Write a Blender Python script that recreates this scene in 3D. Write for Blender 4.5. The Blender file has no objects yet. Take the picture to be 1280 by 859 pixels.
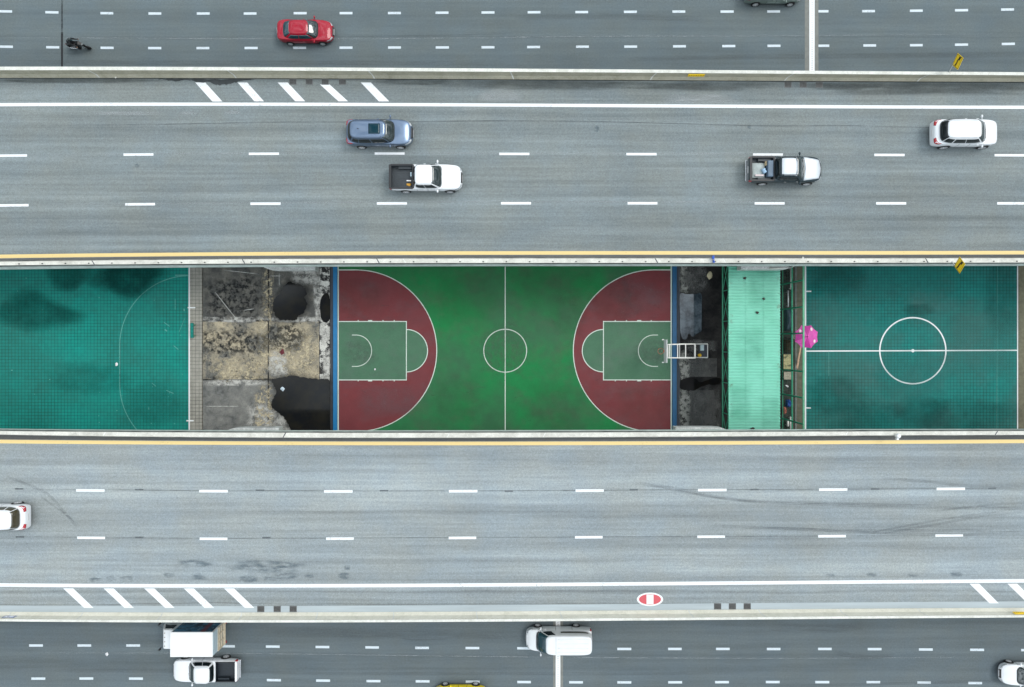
import bpy, bmesh, math, random
import numpy as np
from mathutils import Vector, Matrix
from mathutils.bvhtree import BVHTree
random.seed(7)
PI = math.pi
scene = bpy.context.scene
COL = scene.collection
H = 57.0            # drone height over the ground
F = 853.33          # focal length in photo pixels
ZD = 7.6            # height of the elevated carriageways
def gx(px, z=0.0): return (px-640.0)*(H-z)/F
def gy(py, z=0.0): return (429.5-py)*(H-z)/F

# ------------------------------------------------------------------ materials
def s2l(c):
    c = c/255.0
    return c/12.92 if c <= .04045 else ((c+.055)/1.055)**2.4
MATS = {}
def newmat(name):
    m = bpy.data.materials.new(name); m.use_nodes = True
    nt = m.node_tree; b = nt.nodes['Principled BSDF']
    MATS[name] = m
    return m, nt, b
def N(nt, t, **kw):
    n = nt.nodes.new(t)
    for k, v in kw.items(): setattr(n, k, v)
    return n
def mathn(nt, op, a, b=None, c=None):
    n = N(nt, 'ShaderNodeMath', operation=op)
    for i, v in enumerate((a, b, c)):
        if v is None: continue
        if isinstance(v, (int, float)): n.inputs[i].default_value = v
        else: nt.links.new(v, n.inputs[i])
    return n.outputs[0]
def noise(nt, scale, detail=3, rough=.55, vec=None, stretch=None, obj=False):
    n = N(nt, 'ShaderNodeTexNoise'); n.inputs['Scale'].default_value = scale
    n.inputs['Detail'].default_value = detail; n.inputs['Roughness'].default_value = rough
    if vec is None:
        if obj: vec = N(nt, 'ShaderNodeTexCoord').outputs['Object']
        else: vec = N(nt, 'ShaderNodeNewGeometry').outputs['Position']
    if stretch:
        mp = N(nt, 'ShaderNodeMapping'); mp.inputs['Scale'].default_value = stretch
        nt.links.new(vec, mp.inputs['Vector']); vec = mp.outputs[0]
    nt.links.new(vec, n.inputs['Vector'])
    return n.outputs['Fac']
def remap(nt, fac, a, b, lo, hi):
    n = N(nt, 'ShaderNodeMapRange'); nt.links.new(fac, n.inputs[0])
    for i, v in enumerate((a, b, lo, hi)): n.inputs[i+1].default_value = v
    return n.outputs[0]
def mixc(nt, fac, a, b, mode='MIX'):
    n = N(nt, 'ShaderNodeMix', data_type='RGBA', blend_type=mode)
    if isinstance(fac, (int, float)): n.inputs[0].default_value = fac
    else: nt.links.new(fac, n.inputs[0])
    for i, v in ((6, a), (7, b)):
        if isinstance(v, tuple): n.inputs[i].default_value = (*v[:3], 1)
        else: nt.links.new(v, n.inputs[i])
    return n.outputs[2]
def scalec(nt, col, fac):
    n = N(nt, 'ShaderNodeVectorMath', operation='SCALE')
    if isinstance(col, tuple): n.inputs[0].default_value = col[:3]
    else: nt.links.new(col, n.inputs[0])
    nt.links.new(fac, n.inputs['Scale'])
    return n.outputs[0]
def bump(nt, b, h, strength=.3, dist=.01):
    n = N(nt, 'ShaderNodeBump'); n.inputs['Strength'].default_value = strength
    n.inputs['Distance'].default_value = dist
    nt.links.new(h, n.inputs['Height']); nt.links.new(n.outputs[0], b.inputs['Normal'])

def simple(name, col, rough=.5, metal=0, var=.12, scale=3.0, spec=.5, coat=0, obj=False, ior=None, stretch=None):
    m, nt, b = newmat(name)
    b.inputs['Roughness'].default_value = rough; b.inputs['Metallic'].default_value = metal
    b.inputs['Specular IOR Level'].default_value = spec; b.inputs['Coat Weight'].default_value = coat
    b.inputs['Coat Roughness'].default_value = .04
    if ior: b.inputs['IOR'].default_value = ior
    f = noise(nt, scale, 5, .6, obj=obj, stretch=stretch)
    k = remap(nt, f, .25, .75, 1-var, 1+var)
    nt.links.new(scalec(nt, tuple(col), k), b.inputs['Base Color'])
    return m

def asphalt(name, col, bands=(), grain=.42, streak=.21):
    m, nt, b = newmat(name)
    pos = N(nt, 'ShaderNodeNewGeometry').outputs['Position']
    s1 = remap(nt, noise(nt, 1.0, 5, .62, pos, (.022, 1.1, 1)), .3, .7, 1-streak, 1+streak)
    s2 = remap(nt, noise(nt, 1.0, 3, .6, pos, (.09, 3.6, 1)), .3, .7, 1-streak*.55, 1+streak*.55)
    big = remap(nt, noise(nt, .16, 4, .6, pos), .3, .7, .93, 1.07)
    g1 = remap(nt, noise(nt, 7.0, 6, .75, pos), .3, .7, 1-grain*.35, 1+grain*.35)
    g2 = remap(nt, noise(nt, 26.0, 2, .7, pos), .3, .7, 1-grain*.6, 1+grain*.6)
    k = mathn(nt, 'MULTIPLY', s1, s2); k = mathn(nt, 'MULTIPLY', k, big)
    k = mathn(nt, 'MULTIPLY', k, g1); k = mathn(nt, 'MULTIPLY', k, g2)
    sep = N(nt, 'ShaderNodeSeparateXYZ'); nt.links.new(pos, sep.inputs[0])
    wob = remap(nt, noise(nt, 1.0, 4, .6, pos, (.06, .05, 1)), 0, 1, -.35, .35)
    yy = mathn(nt, 'ADD', sep.outputs[1], wob)
    brk = noise(nt, 1.0, 5, .7, pos, (.25, 1.5, 1))
    for (y0, w, amp) in bands:
        d = mathn(nt, 'DIVIDE', mathn(nt, 'SUBTRACT', yy, y0), w)
        g = mathn(nt, 'POWER', 2.718, mathn(nt, 'MULTIPLY', mathn(nt, 'MULTIPLY', d, d), -1.0))
        g = mathn(nt, 'MULTIPLY', g, remap(nt, brk, .3, .65, .25*amp, amp))
        k = mathn(nt, 'MULTIPLY', k, mathn(nt, 'SUBTRACT', 1.0, g))
    hue = noise(nt, .35, 3, .6, pos)
    c = mixc(nt, remap(nt, hue, .35, .65, 0, 1), tuple(col), (col[0]*1.06, col[1]*1.0, col[2]*.93))
    nt.links.new(scalec(nt, c, k), b.inputs['Base Color'])
    b.inputs['Roughness'].default_value = .85; b.inputs['Specular IOR Level'].default_value = .3
    return m

def paintline(name, col, wear=.45):
    """road paint, worn through in flecks to the asphalt below"""
    m, nt, b = newmat(name)
    f = noise(nt, 9.0, 6, .8)
    g = noise(nt, .6, 3, .6)
    f = mathn(nt, 'ADD', f, mathn(nt, 'MULTIPLY', mathn(nt, 'SUBTRACT', g, .5), .35))
    k = remap(nt, f, wear-.13, wear-.03, 0, 1)
    c = mixc(nt, k, (col[0]*.45, col[1]*.45, col[2]*.45), tuple(col))
    nt.links.new(c, b.inputs['Base Color']); b.inputs['Roughness'].default_value = .6
    return m

def stain(name, col, thr=.5, soft=.2, scale=1.5, stretch=None, maxa=.7, rough=.8):
    m, nt, b = newmat(name)
    b.inputs['Base Color'].default_value = (*col, 1); b.inputs['Roughness'].default_value = rough; b.inputs['Specular IOR Level'].default_value = .2
    f = noise(nt, scale, 6, .7, stretch=stretch)
    a = remap(nt, f, thr-soft, thr+soft, 0, maxa)
    # fade toward the rim of the mark with the mesh's own coordinates
    uv = N(nt, 'ShaderNodeUVMap'); sp = N(nt, 'ShaderNodeSeparateXYZ'); nt.links.new(uv.outputs[0], sp.inputs[0])
    def edge(o):
        return mathn(nt, 'MINIMUM', 1.0, mathn(nt, 'MULTIPLY', mathn(nt, 'MULTIPLY', o, mathn(nt, 'SUBTRACT', 1.0, o)), 6.0))
    a = mathn(nt, 'MULTIPLY', a, mathn(nt, 'MULTIPLY', edge(sp.outputs[0]), edge(sp.outputs[1])))
    t = N(nt, 'ShaderNodeBsdfTransparent'); mx = N(nt, 'ShaderNodeMixShader')
    nt.links.new(a, mx.inputs[0]); nt.links.new(t.outputs[0], mx.inputs[1]); nt.links.new(b.outputs[0], mx.inputs[2])
    nt.links.new(mx.outputs[0], nt.nodes['Material Output'].inputs[0])
    return m

def court_mat(name, colA, colB, tile=0.0, dust=(.2,.2,.2), dustamt=.3, patch=.35, pscale=.25, gloss=.55):
    m, nt, b = newmat(name)
    pos = N(nt, 'ShaderNodeNewGeometry').outputs['Position']
    p = noise(nt, pscale, 4, .55, pos)
    c = mixc(nt, remap(nt, p, .5-patch*.5, .5+patch*.5, 0, 1), tuple(colA), tuple(colB))
    d = noise(nt, .35, 6, .7, pos, (1, 1.3, 1))
    c = mixc(nt, remap(nt, d, .48, .75, 0, dustamt), c, tuple(dust))
    k = remap(nt, noise(nt, 14.0, 4, .7, pos), .3, .7, .86, 1.14)
    k2 = remap(nt, noise(nt, 1.3, 5, .7, pos), .3, .7, .92, 1.08)
    k = mathn(nt, 'MULTIPLY', k, k2)
    if tile:
        sp = N(nt, 'ShaderNodeSeparateXYZ'); nt.links.new(pos, sp.inputs[0])
        for o in (0, 1):
            fr = mathn(nt, 'FRACT', mathn(nt, 'DIVIDE', sp.outputs[o], tile))
            ln = mathn(nt, 'LESS_THAN', fr, .22)
            amp = remap(nt, noise(nt, .22, 3, .6, pos), .35, .65, .19, .42)
            k = mathn(nt, 'MULTIPLY', k, mathn(nt, 'SUBTRACT', 1.0, mathn(nt, 'MULTIPLY', ln, amp)))
        sx = mathn(nt, 'FLOOR', mathn(nt, 'DIVIDE', sp.outputs[0], tile)); sy = mathn(nt, 'FLOOR', mathn(nt, 'DIVIDE', sp.outputs[1], tile))
        cv = N(nt, 'ShaderNodeCombineXYZ'); nt.links.new(sx, cv.inputs[0]); nt.links.new(sy, cv.inputs[1])
        wn = N(nt, 'ShaderNodeTexWhiteNoise'); nt.links.new(cv.outputs[0], wn.inputs[0])
        k = mathn(nt, 'MULTIPLY', k, remap(nt, wn.outputs[0], 0, 1, .94, 1.06))
    nt.links.new(scalec(nt, c, k), b.inputs['Base Color'])
    nt.links.new(remap(nt, p, .4, .6, gloss, gloss+.25), b.inputs['Roughness'])
    b.inputs['Specular IOR Level'].default_value = .35
    return m

def mold_concrete(name, base, mold, thr=.5, soft=.06, scale=1.2, mid=None, spots=0.0, gr=1.0):
    """weathered concrete: pale patches, dark mould, dark pock marks"""
    m, nt, b = newmat(name)
    pos = N(nt, 'ShaderNodeNewGeometry').outputs['Position']
    wv = N(nt, 'ShaderNodeTexNoise'); wv.inputs['Scale'].default_value = 2.2; wv.inputs['Detail'].default_value = 4; nt.links.new(pos, wv.inputs['Vector'])
    va = N(nt, 'ShaderNodeVectorMath', operation='MULTIPLY_ADD'); nt.links.new(wv.outputs['Color'], va.inputs[0])
    va.inputs[1].default_value = (.55, .55, .55); nt.links.new(pos, va.inputs[2])
    f = noise(nt, scale*.6, 10, .74, va.outputs[0])
    c = mixc(nt, remap(nt, f, thr-soft, thr+soft, 0, 1), tuple(mold), tuple(base))
    if mid:
        f2 = noise(nt, scale*2.4, 8, .75, va.outputs[0])
        c = mixc(nt, remap(nt, f2, .47, .60, 0, .85), c, tuple(mid))
    if spots:
        v = noise(nt, 5.5, 6, .8, va.outputs[0])
        zone = remap(nt, noise(nt, .8, 3, .6, pos), .40, .55, 0, 1)
        s = mathn(nt, 'MULTIPLY', remap(nt, v, 1-spots-.015, 1-spots+.015, 0, 1), zone)
        c = mixc(nt, s, c, (.014, .014, .013))
    k = mathn(nt, 'MULTIPLY', remap(nt, noise(nt, 16.0, 4, .75, pos), .3, .7, 1-.3*gr, 1+.3*gr), remap(nt, noise(nt, 3.0, 8, .8, va.outputs[0]), .3, .7, 1-.28*gr, 1+.28*gr))
    nt.links.new(scalec(nt, c, k), b.inputs['Base Color'])
    b.inputs['Roughness'].default_value = .85; b.inputs['Specular IOR Level'].default_value = .25
    return m

A_UP = asphalt('asphalt_upper_deck', (.186, .220, .231), bands=[(8.9, .30, .17), (8.0, .9, .08), (7.1, .3, .08), (16.6, .35, .08), (15.0, .35, .07), (13.1, .4, .09), (11.2, .5, .09), (18.9, .5, .15), (6.45, .25, .2)])
A_LO = asphalt('asphalt_lower_deck', (.268, .310, .332), bands=[(-8.6, .45, .12), (-7.7, .2, .06), (-11.6, .4, .09), (-13.2, .4, .09), (-15.0, .35, .09), (-10.6, .06, .16), (-14.1, .06, .10), (-12.6, .7, .06), (-15.6, .5, .08), (-17.95, .09, .3), (-18.85, .05, .35), (-7.4, .3, .2)])
A_OT = asphalt('asphalt_top_road', (.122, .155, .170), bands=[(23.9, .8, .12), (25.6, .07, .15), (27.0, .9, .08)], streak=.10)
A_OB = asphalt('asphalt_bottom_road', (.116, .146, .163), bands=[(-23.3, .9, .15), (-24.9, .5, .08), (-26.6, .8, .14), (-27.2, .15, .1)], streak=.12)
A_GR = asphalt('asphalt_ground', (.10, .11, .115))
M_GUT = simple('gutter_concrete', (.40, .455, .485), .85, var=.12, scale=1.2, stretch=(.15, 2, 1))
M_WHITE = paintline('white_road_paint', (.78, .80, .82), .45)
M_WDIM = paintline('dull_white_paint', (.60, .67, .72), .46)
M_YEL = paintline('yellow_road_paint', (.80, .60, .26), .40)
M_RED = paintline('red_road_paint', (.58, .09, .11), .44)
M_BAR = mold_concrete('barrier_concrete', (.58, .54, .42), (.34, .32, .235), .5, .2, 1.1, (.47, .45, .36), gr=.45)
M_BARL = mold_concrete('barrier_concrete_pale', (.80, .77, .66), (.58, .56, .46), .44, .22, .8, (.76, .73, .63), gr=.28)
M_BTOP = mold_concrete('barrier_top_paint', (.70, .70, .65), (.52, .52, .46), .44, .14, 1.2, gr=.45)
M_PTOP = mold_concrete('parapet_top_paint', (.66, .65, .59), (.44, .43, .38), .45, .14, 1.2, gr=.5)
M_PFACE = mold_concrete('parapet_stained_face', (.40, .41, .38), (.07, .075, .075), .52, .16, 1.0, gr=.6)
M_LEDGE = simple('ledge_concrete', (.50, .58, .54), .8, var=.2, scale=1.5)
M_CONC = mold_concrete('pier_concrete', (.62, .64, .62), (.36, .37, .36), .45, .12, 1.0)
M_CRACK = simple('joint_dark', (.02, .022, .025), .9, var=.4, scale=4)
M_JOINTW = simple('joint_mortar', (.66, .66, .62), .85, var=.2, scale=3)
M_STEELW = simple('expansion_joint_steel', (.80, .81, .82), .5, var=.06, scale=8)
M_TAN = simple('joint_band_concrete', (.20, .205, .19), .9, var=.15, scale=3)
M_GREEN = court_mat('court_green', (.020, .120, .046), (.008, .190, .052), dust=(.075, .080, .058), dustamt=.5, patch=.22, pscale=.16)
M_KEY = court_mat('court_key_green', (.055, .150, .082), (.070, .165, .100), dust=(.10, .12, .11), dustamt=.55)
M_MAROON = court_mat('court_maroon', (.150, .027, .032), (.175, .036, .040), dust=(.11, .06, .068), dustamt=.6, patch=.3, pscale=.35)
M_TEAL = court_mat('court_teal_left', (.000, .185, .150), (.001, .250, .205), tile=.275, dust=(.02, .12, .10), dustamt=.3, patch=.22, pscale=.13)
M_TEAL2 = court_mat('court_teal_right', (.001, .130, .112), (.006, .195, .172), tile=.275, dust=(.05, .15, .14), dustamt=.45, patch=.22, pscale=.17)
M_LINE = paintline('court_line_paint', (.60, .68, .60), .45)
M_LINEW = paintline('pitch_line_paint', (.80, .82, .82), .38)
M_LINEF = paintline('faded_line_paint', (.08, .34, .29), .5)
M_STRIP = court_mat('kerb_strip_concrete', (.36, .345, .295), (.30, .29, .255), tile=.30, dust=(.22, .21, .18), dustamt=.5, gloss=.7)
M_BLUE = simple('blue_paint', (.003, .155, .36), .5, var=.12, scale=2.5)
M_DGREY = simple('drain_concrete_dark', (.055, .062, .075), .8, var=.2, scale=2)
M_BLACK = simple('black_gap', (.008, .008, .009), .9, var=.3)
M_YDARK = mold_concrete('yard_dark_slab', (.24, .225, .19), (.085, .087, .082), .53, .10, 1.8, (.105, .102, .096), spots=.36)
M_YCREAM = mold_concrete('yard_cream_slab', (.50, .43, .30), (.125, .125, .115), .49, .07, 1.0, (.24, .22, .175), spots=.43)
M_YGREY = mold_concrete('yard_grey_slab', (.27, .265, .24), (.10, .103, .10), .5, .12, 1.7, (.155, .16, .155), spots=.35)
M_YEDGE = mold_concrete('yard_edge_strip', (.62, .61, .56), (.03, .03, .03), .50, .03, 2.4)
M_MORTAR = simple('yard_joint_line', (.42, .41, .36), .9, var=.3, scale=3)
M_RYARD = mold_concrete('wet_yard', (.024, .023, .022), (.007, .007, .008), .5, .08, 1.6)
M_RSLAB = mold_concrete('wet_yard_slab', (.105, .105, .098), (.045, .046, .046), .48, .1, 1.4)
M_RPALE = mold_concrete('wet_yard_pale', (.30, .30, .28), (.05, .05, .05), .5, .05, 2.5)
def water(name, col, rough=.03, ior=1.6):
    m, nt, b = newmat(name)
    f = noise(nt, .9, 5, .65)
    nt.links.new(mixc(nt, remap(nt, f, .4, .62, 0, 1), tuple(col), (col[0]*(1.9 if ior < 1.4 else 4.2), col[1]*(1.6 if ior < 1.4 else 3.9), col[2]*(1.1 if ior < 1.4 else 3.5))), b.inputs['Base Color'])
    b.inputs['Roughness'].default_value = rough; b.inputs['IOR'].default_value = ior
    return m
M_PUD = water('puddle_dark', (.0085, .0095, .011), .08, 1.30)
M_PUDS = water('puddle_sky_tint', (.030, .040, .052), .04, 1.5)  # pale blotches in the base colour stand in for reflected sky
M_WET = simple('wet_asphalt', (.045, .052, .055), .55, var=.3, scale=3, spec=.3)
M_STEELG = simple('green_steel', (.03, .30, .165), .45, var=.2, scale=2)
M_STEELGL = simple('green_steel_lit', (.12, .42, .24), .5, var=.2, scale=2)  # light caught by the fence's top rail, put into a paler green
M_FENCE = simple('fence_green', (.05, .42, .24), .45, var=.2, scale=2)
M_WIRE = simple('green_wire', (.03, .16, .10), .6)
M_ROOF = None
def roofmat():
    m, nt, b = newmat('mint_metal_roof')
    f = noise(nt, .5, 5, .6); g = noise(nt, 1.0, 4, .6, stretch=(.3, 3, 1))
    c = mixc(nt, remap(nt, f, .35, .65, 0, 1), (.145, .480, .345), (.200, .560, .430))
    nt.links.new(scalec(nt, c, remap(nt, g, .3, .7, .95, 1.04)), b.inputs['Base Color'])
    b.inputs['Roughness'].default_value = .45; b.inputs['Specular IOR Level'].default_value = .4
    return m
M_ROOF = roofmat()
M_PAVE = simple('brown_paving', (.125, .115, .08), .9, var=.3, scale=3)
M_BROWN = simple('brown_edge_paving', (.16, .15, .10), .9, var=.3, scale=3)
M_RACK = simple('white_steel', (.78, .76, .72), .45, var=.1)
M_ORANGE = simple('orange_steel', (.62, .13, .06), .5)
M_NET = simple('net_cord', (.55, .42, .38), .8)
M_ACRYL = simple('backboard_panel', (.75, .75, .75), .3)
M_SIGNY = simple('sign_yellow', (.98, .66, .01), .45, var=.03)
M_SIGNK = simple('sign_black', (.01, .01, .01), .5)
M_GALV = simple('galvanised_pole', (.70, .72, .73), .4, metal=.4)
M_SIGNB = simple('sign_blue', (.01, .09, .50), .5)
M_SIGNW = simple('sign_white', (.8, .8, .8), .5)
M_GRATE = simple('iron_grate', (.075, .075, .075), .6, metal=.4, var=.3, scale=9)
M_GRATEF = simple('grate_recess', (.13, .135, .135), .8, var=.3, scale=9)
# vehicles
def paint(name, col, metal=0.0, rough=.28, coat=.7):
    m, nt, b = newmat(name)
    f = noise(nt, 1.2, 3, .5, obj=True)
    nt.links.new(scalec(nt, tuple(col), remap(nt, f, .3, .7, .96, 1.04)), b.inputs['Base Color'])
    b.inputs['Metallic'].default_value = metal; b.inputs['Roughness'].default_value = rough; b.inputs['Specular IOR Level'].default_value = .25
    b.inputs['Coat Weight'].default_value = coat; b.inputs['Coat Roughness'].default_value = .03
    return m
P_WHITE = paint('paint_white', (.78, .80, .82), 0, .4, .5)
P_WHITE2 = paint('silver_white_top', (.60, .64, .68), 0.15, .4, .5)
P_RED = paint('paint_red', (.36, .001, .020), .0, .5, .7)
P_SBLUE = paint('paint_steel_blue', (.145, .20, .29), .8, .30, .7)
P_DARK = paint('paint_dark_navy', (.022, .040, .050), .3, .3, .5)
P_SAGE = paint('paint_sage_grey', (.22, .28, .25), .4, .35)
P_YEL = paint('paint_yellow', (.95, .74, .02), 0, .5, .3)
M_GLASS = paint('tinted_glass', (.006, .011, .013), 0, .04, .15)
M_GLASST = paint('teal_glass', (.012, .055, .072), 0, .04)
M_GLASSG = paint('clear_screen_glass', (.022, .036, .038), 0, .04)
for g, io in ((M_GLASS, 1.5), (M_GLASST, 1.6), (M_GLASSG, 1.75)):
    g.node_tree.nodes['Principled BSDF'].inputs['IOR'].default_value = io; g.node_tree.nodes['Principled BSDF'].inputs['Specular IOR Level'].default_value = .5
M_SUNROOF = paint('sunroof_glass', (.002, .03, .045), 0, .1, .2)
M_TYRE = simple('tyre_rubber', (.015, .015, .016), .8)
M_RIM = simple('alloy_rim', (.72, .73, .75), .35, metal=.25)
M_TRIM = simple('black_plastic', (.02, .02, .022), .5)
M_LINER = simple('bed_liner', (.035, .043, .05), .5, var=.25, scale=2, obj=True)
M_TAIL = simple('tail_lamp_red', (.40, .012, .02), .2, coat=1)
M_LAMP = simple('head_lamp_clear', (.42, .45, .47), .12, coat=1)
M_PLATE = simple('licence_plate', (.7, .7, .7), .5)
M_CHROME = simple('chrome', (.75, .76, .78), .15, metal=1, var=.02)

# ------------------------------------------------------------------ object helpers
def tag(o, label=None, cat=None, group=None, kind=None):
    if label: o['label'] = label
    if cat: o['category'] = cat
    if group: o['group'] = group
    if kind: o['kind'] = kind
    return o
def link(o, parent=None):
    COL.objects.link(o)
    if parent: o.parent = parent
    return o
def empty(name, loc=(0, 0, 0), rz=0):
    o = bpy.data.objects.new(name, None); o.empty_display_size = .3
    link(o); o.location = loc; o.rotation_euler = (0, 0, rz); return o
def mesh_obj(name, verts, faces, mat, parent=None, smooth=False, uvs=None):
    me = bpy.data.meshes.new(name)
    me.from_pydata([tuple(v) for v in verts], [], faces); me.update()
    if uvs:
        ul = me.uv_layers.new(name='UVMap')
        for l in me.loops: ul.data[l.index].uv = uvs[l.vertex_index]
    bm = bmesh.new(); bm.from_mesh(me)
    if not uvs: bmesh.ops.recalc_face_normals(bm, faces=bm.faces)
    bm.to_mesh(me); bm.free()
    if smooth:
        for p in me.polygons: p.use_smooth = True
    if isinstance(mat, (list, tuple)):
        for m in mat: me.materials.append(m)
    else: me.materials.append(mat)
    o = bpy.data.objects.new(name, me)
    return link(o, parent)
class MB:
    def __init__(s): s.v = []; s.f = []
    def add(s, v, f):
        n = len(s.v); s.v += [Vector(p) for p in v]; s.f += [tuple(i+n for i in q) for q in f]; return s
    def box(s, x0, x1, y0, y1, z0, z1):
        v = [(x, y, z) for z in (z0, z1) for y in (y0, y1) for x in (x0, x1)]
        return s.add(v, [(0,2,3,1),(4,5,7,6),(0,1,5,4),(2,6,7,3),(0,4,6,2),(1,3,7,5)])
    def quad(s, a, b, c, d): return s.add([a, b, c, d], [(0,1,2,3)])
    def tube(s, pts, r, n=8, close=False):
        pts = [Vector(p) for p in pts]; rr = r if isinstance(r, (list, tuple)) else [r]*len(pts)
        v = []; m = len(pts)
        for i, p in enumerate(pts):
            if close: d = pts[(i+1) % m]-pts[i-1]
            else: d = pts[min(i+1, m-1)]-pts[max(i-1, 0)]
            d.normalize(); up = Vector((0,0,1)) if abs(d.z) < .9 else Vector((1,0,0))
            a = d.cross(up).normalized(); b = d.cross(a)
            v += [p+(a*math.cos(t)+b*math.sin(t))*rr[i] for t in [2*PI*k/n+PI/n for k in range(n)]]
        f = []
        for i in range(m if close else m-1):
            j = (i+1) % m
            f += [(i*n+k, i*n+(k+1) % n, j*n+(k+1) % n, j*n+k) for k in range(n)]
        if not close: f += [tuple(range(n))[::-1], tuple((m-1)*n+k for k in range(n))]
        return s.add(v, f)
    def lathe(s, prof, n=24, axis='z', c=(0,0,0)):
        v = []
        for (r, h) in prof:
            for k in range(n):
                t = 2*PI*k/n; p = (r*math.cos(t), r*math.sin(t), h)
                if axis == 'y': p = (p[0], p[2], p[1])
                v.append((p[0]+c[0], p[1]+c[1], p[2]+c[2]))
        m = len(prof)
        f = [(i*n+k, i*n+(k+1) % n, (i+1)*n+(k+1) % n, (i+1)*n+k) for i in range(m-1) for k in range(n)]
        f += [tuple(range(n))[::-1], tuple((m-1)*n+k for k in range(n))]
        return s.add(v, f)
    def ell(s, c, r, n=12, m=8):
        v = []; f = []
        for i in range(m+1):
            a = -PI/2+PI*i/m
            for k in range(n):
                t = 2*PI*k/n; v.append((c[0]+r[0]*math.cos(a)*math.cos(t), c[1]+r[1]*math.cos(a)*math.sin(t), c[2]+r[2]*math.sin(a)))
        for i in range(m):
            f += [(i*n+k, i*n+(k+1) % n, (i+1)*n+(k+1) % n, (i+1)*n+k) for k in range(n)]
        return s.add(v, f)
    def rot(s, M):
        s.v = [M @ p for p in s.v]; return s
    def build(s, name, mat, parent=None, smooth=False, bevel=0):
        o = mesh_obj(name, s.v, s.f, mat, parent, smooth)
        if bevel:
            md = o.modifiers.new('bevel', 'BEVEL'); md.width = bevel; md.segments = 2; md.limit_method = 'ANGLE'
        return o
def bake(o):
    dg = bpy.context.evaluated_depsgraph_get(); dg.update()
    me = bpy.data.meshes.new_from_object(o.evaluated_get(dg)); me.name = o.name
    o.modifiers.clear(); o.data = me
def copy_tree(o, parent=None):
    c = o.copy(); COL.objects.link(c)
    if parent: c.parent = parent
    for ch in list(o.children): copy_tree(ch, c)
    return c

# curves measured across the picture, turned into lines on a surface of height z
PXS = [0, 320, 640, 960, 1280]
def curve(ys, z, off=0.0):
    c = np.polyfit(PXS, ys, 3); d = H-z
    def f(X):
        px = X*F/d+640; q = min(max(px, -60), 1340)
        y = np.polyval(c, q)+np.polyval(np.polyder(c), q)*(px-q)
        return float((429.5-y)*d/F)+off
    return f
XS = [-75, -60, -50]+[-45+i*1.5 for i in range(61)]+[50, 60, 75]
def sweep(name, prof, mat, parent=None, closed=True, xs=XS, smooth=False):
    """prof: list of (curve function, z)"""
    v = []; n = len(prof)
    for X in xs:
        for (f, z) in prof: v.append((X, f(X), z))
    fc = []
    for i in range(len(xs)-1):
        for k in range(n if closed else n-1):
            a = i*n+k; b = i*n+(k+1) % n; fc.append((a, b, b+n, a+n))
    if closed: fc += [tuple(range(n)), tuple((len(xs)-1)*n+k for k in range(n))[::-1]]
    return mesh_obj(name, v, fc, mat, parent, smooth)
def off(f, d): return lambda X: f(X)+d

# ------------------------------------------------------------------ ground
mb = MB().box(-260, 260, -260, 260, -.6, -.12); tag(mb.build('ground', A_GR), kind='structure')

# ------------------------------------------------------------------ elevated roads
ub_top0 = curve([83.7, 84.3, 86.2, 88.4, 90.6], 8.65)
ub_top1 = curve([87.3, 87.8, 89.4, 91.6, 93.7], 8.65)
ub_base = curve([97.6, 98.1, 99.4, 101.3, 102.6], ZD)
up_in0 = curve([327.3, 324.0, 323.4, 323.0, 322.8], 8.5)      # parapet top, road side
up_in1 = curve([331.8, 329.3, 328.9, 328.5, 328.2], 8.5)
up_edge = curve([336.4, 333.1, 332.3, 331.9, 331.7], 7.62)
lb_top0 = curve([776.5, 778.0, 776.7, 774.1, 771.7], 8.65)
lb_top1 = curve([774.4, 775.8, 774.4, 771.8, 769.6], 8.65)
lb_base = curve([764.6, 765.4, 764.2, 761.5, 759.8], ZD)
lo_in0 = curve([543.2, 546.9, 546.8, 545.2, 543.6], 8.5)
lo_in1 = curve([538.9, 541.0, 541.0, 539.9, 538.9], 8.5)
lo_edge = curve([536.7, 538.8, 538.5, 537.6, 537.0], 7.62)

def deck(name, edge_in, edge_out, s, mat):
    root = sweep(name, [(edge_in, 7.56), (off(edge_in, s*.5), ZD), (off(edge_out, -s*.02), ZD), (edge_out, 7.25), (off(edge_out, -s*1.8), 7.1),
                        (off(edge_out, -s*4.2), 6.1), (off(edge_in, s*2.6), 6.1), (off(edge_in, s*.9), 7.1), (edge_in, 7.3)], mat)
    tag(root, kind='structure')
    return root
deck_u = deck('elevated_road_upper', up_edge, off(ub_top0, .03), 1, A_UP)
deck_l = deck('elevated_road_lower', lo_edge, off(lb_top0, -.03), -1, A_LO)

def barrier(name, label, t0, t1, base, s, m_face, parent=None):
    root = empty(name, (0, (t0(0)+base(0))/2, ZD)); tag(root, label, 'barrier')
    y0 = (t0(0)+base(0))/2
    def L(f, d=0): return lambda X: f(X)+d-y0
    sweep('barrier_wall', [(L(t0), ZD+.005-ZD), (L(t0), 1.04), (L(t1, -s*.02), 1.04), (L(base, s*.14), .33), (L(base), .06), (L(base), .005)], m_face, root)
    sweep('coping', [(L(t0, s*.012), 1.04), (L(t0, s*.012), 1.06), (L(t1, -s*.03), 1.06), (L(t1, -s*.03), 1.04)], M_BTOP, root)
    return root, L
br_u, LU = barrier('concrete_barrier', 'long weathered concrete crash barrier between the upper carriageways, with a yellow curve sign on it', ub_top0, ub_top1, ub_base, 1, M_BAR)
br_l, LL = barrier('concrete_barrier', 'long pale cream concrete crash barrier above the road with the box truck', lb_top0, lb_top1, lb_base, -1, M_BARL)
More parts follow.
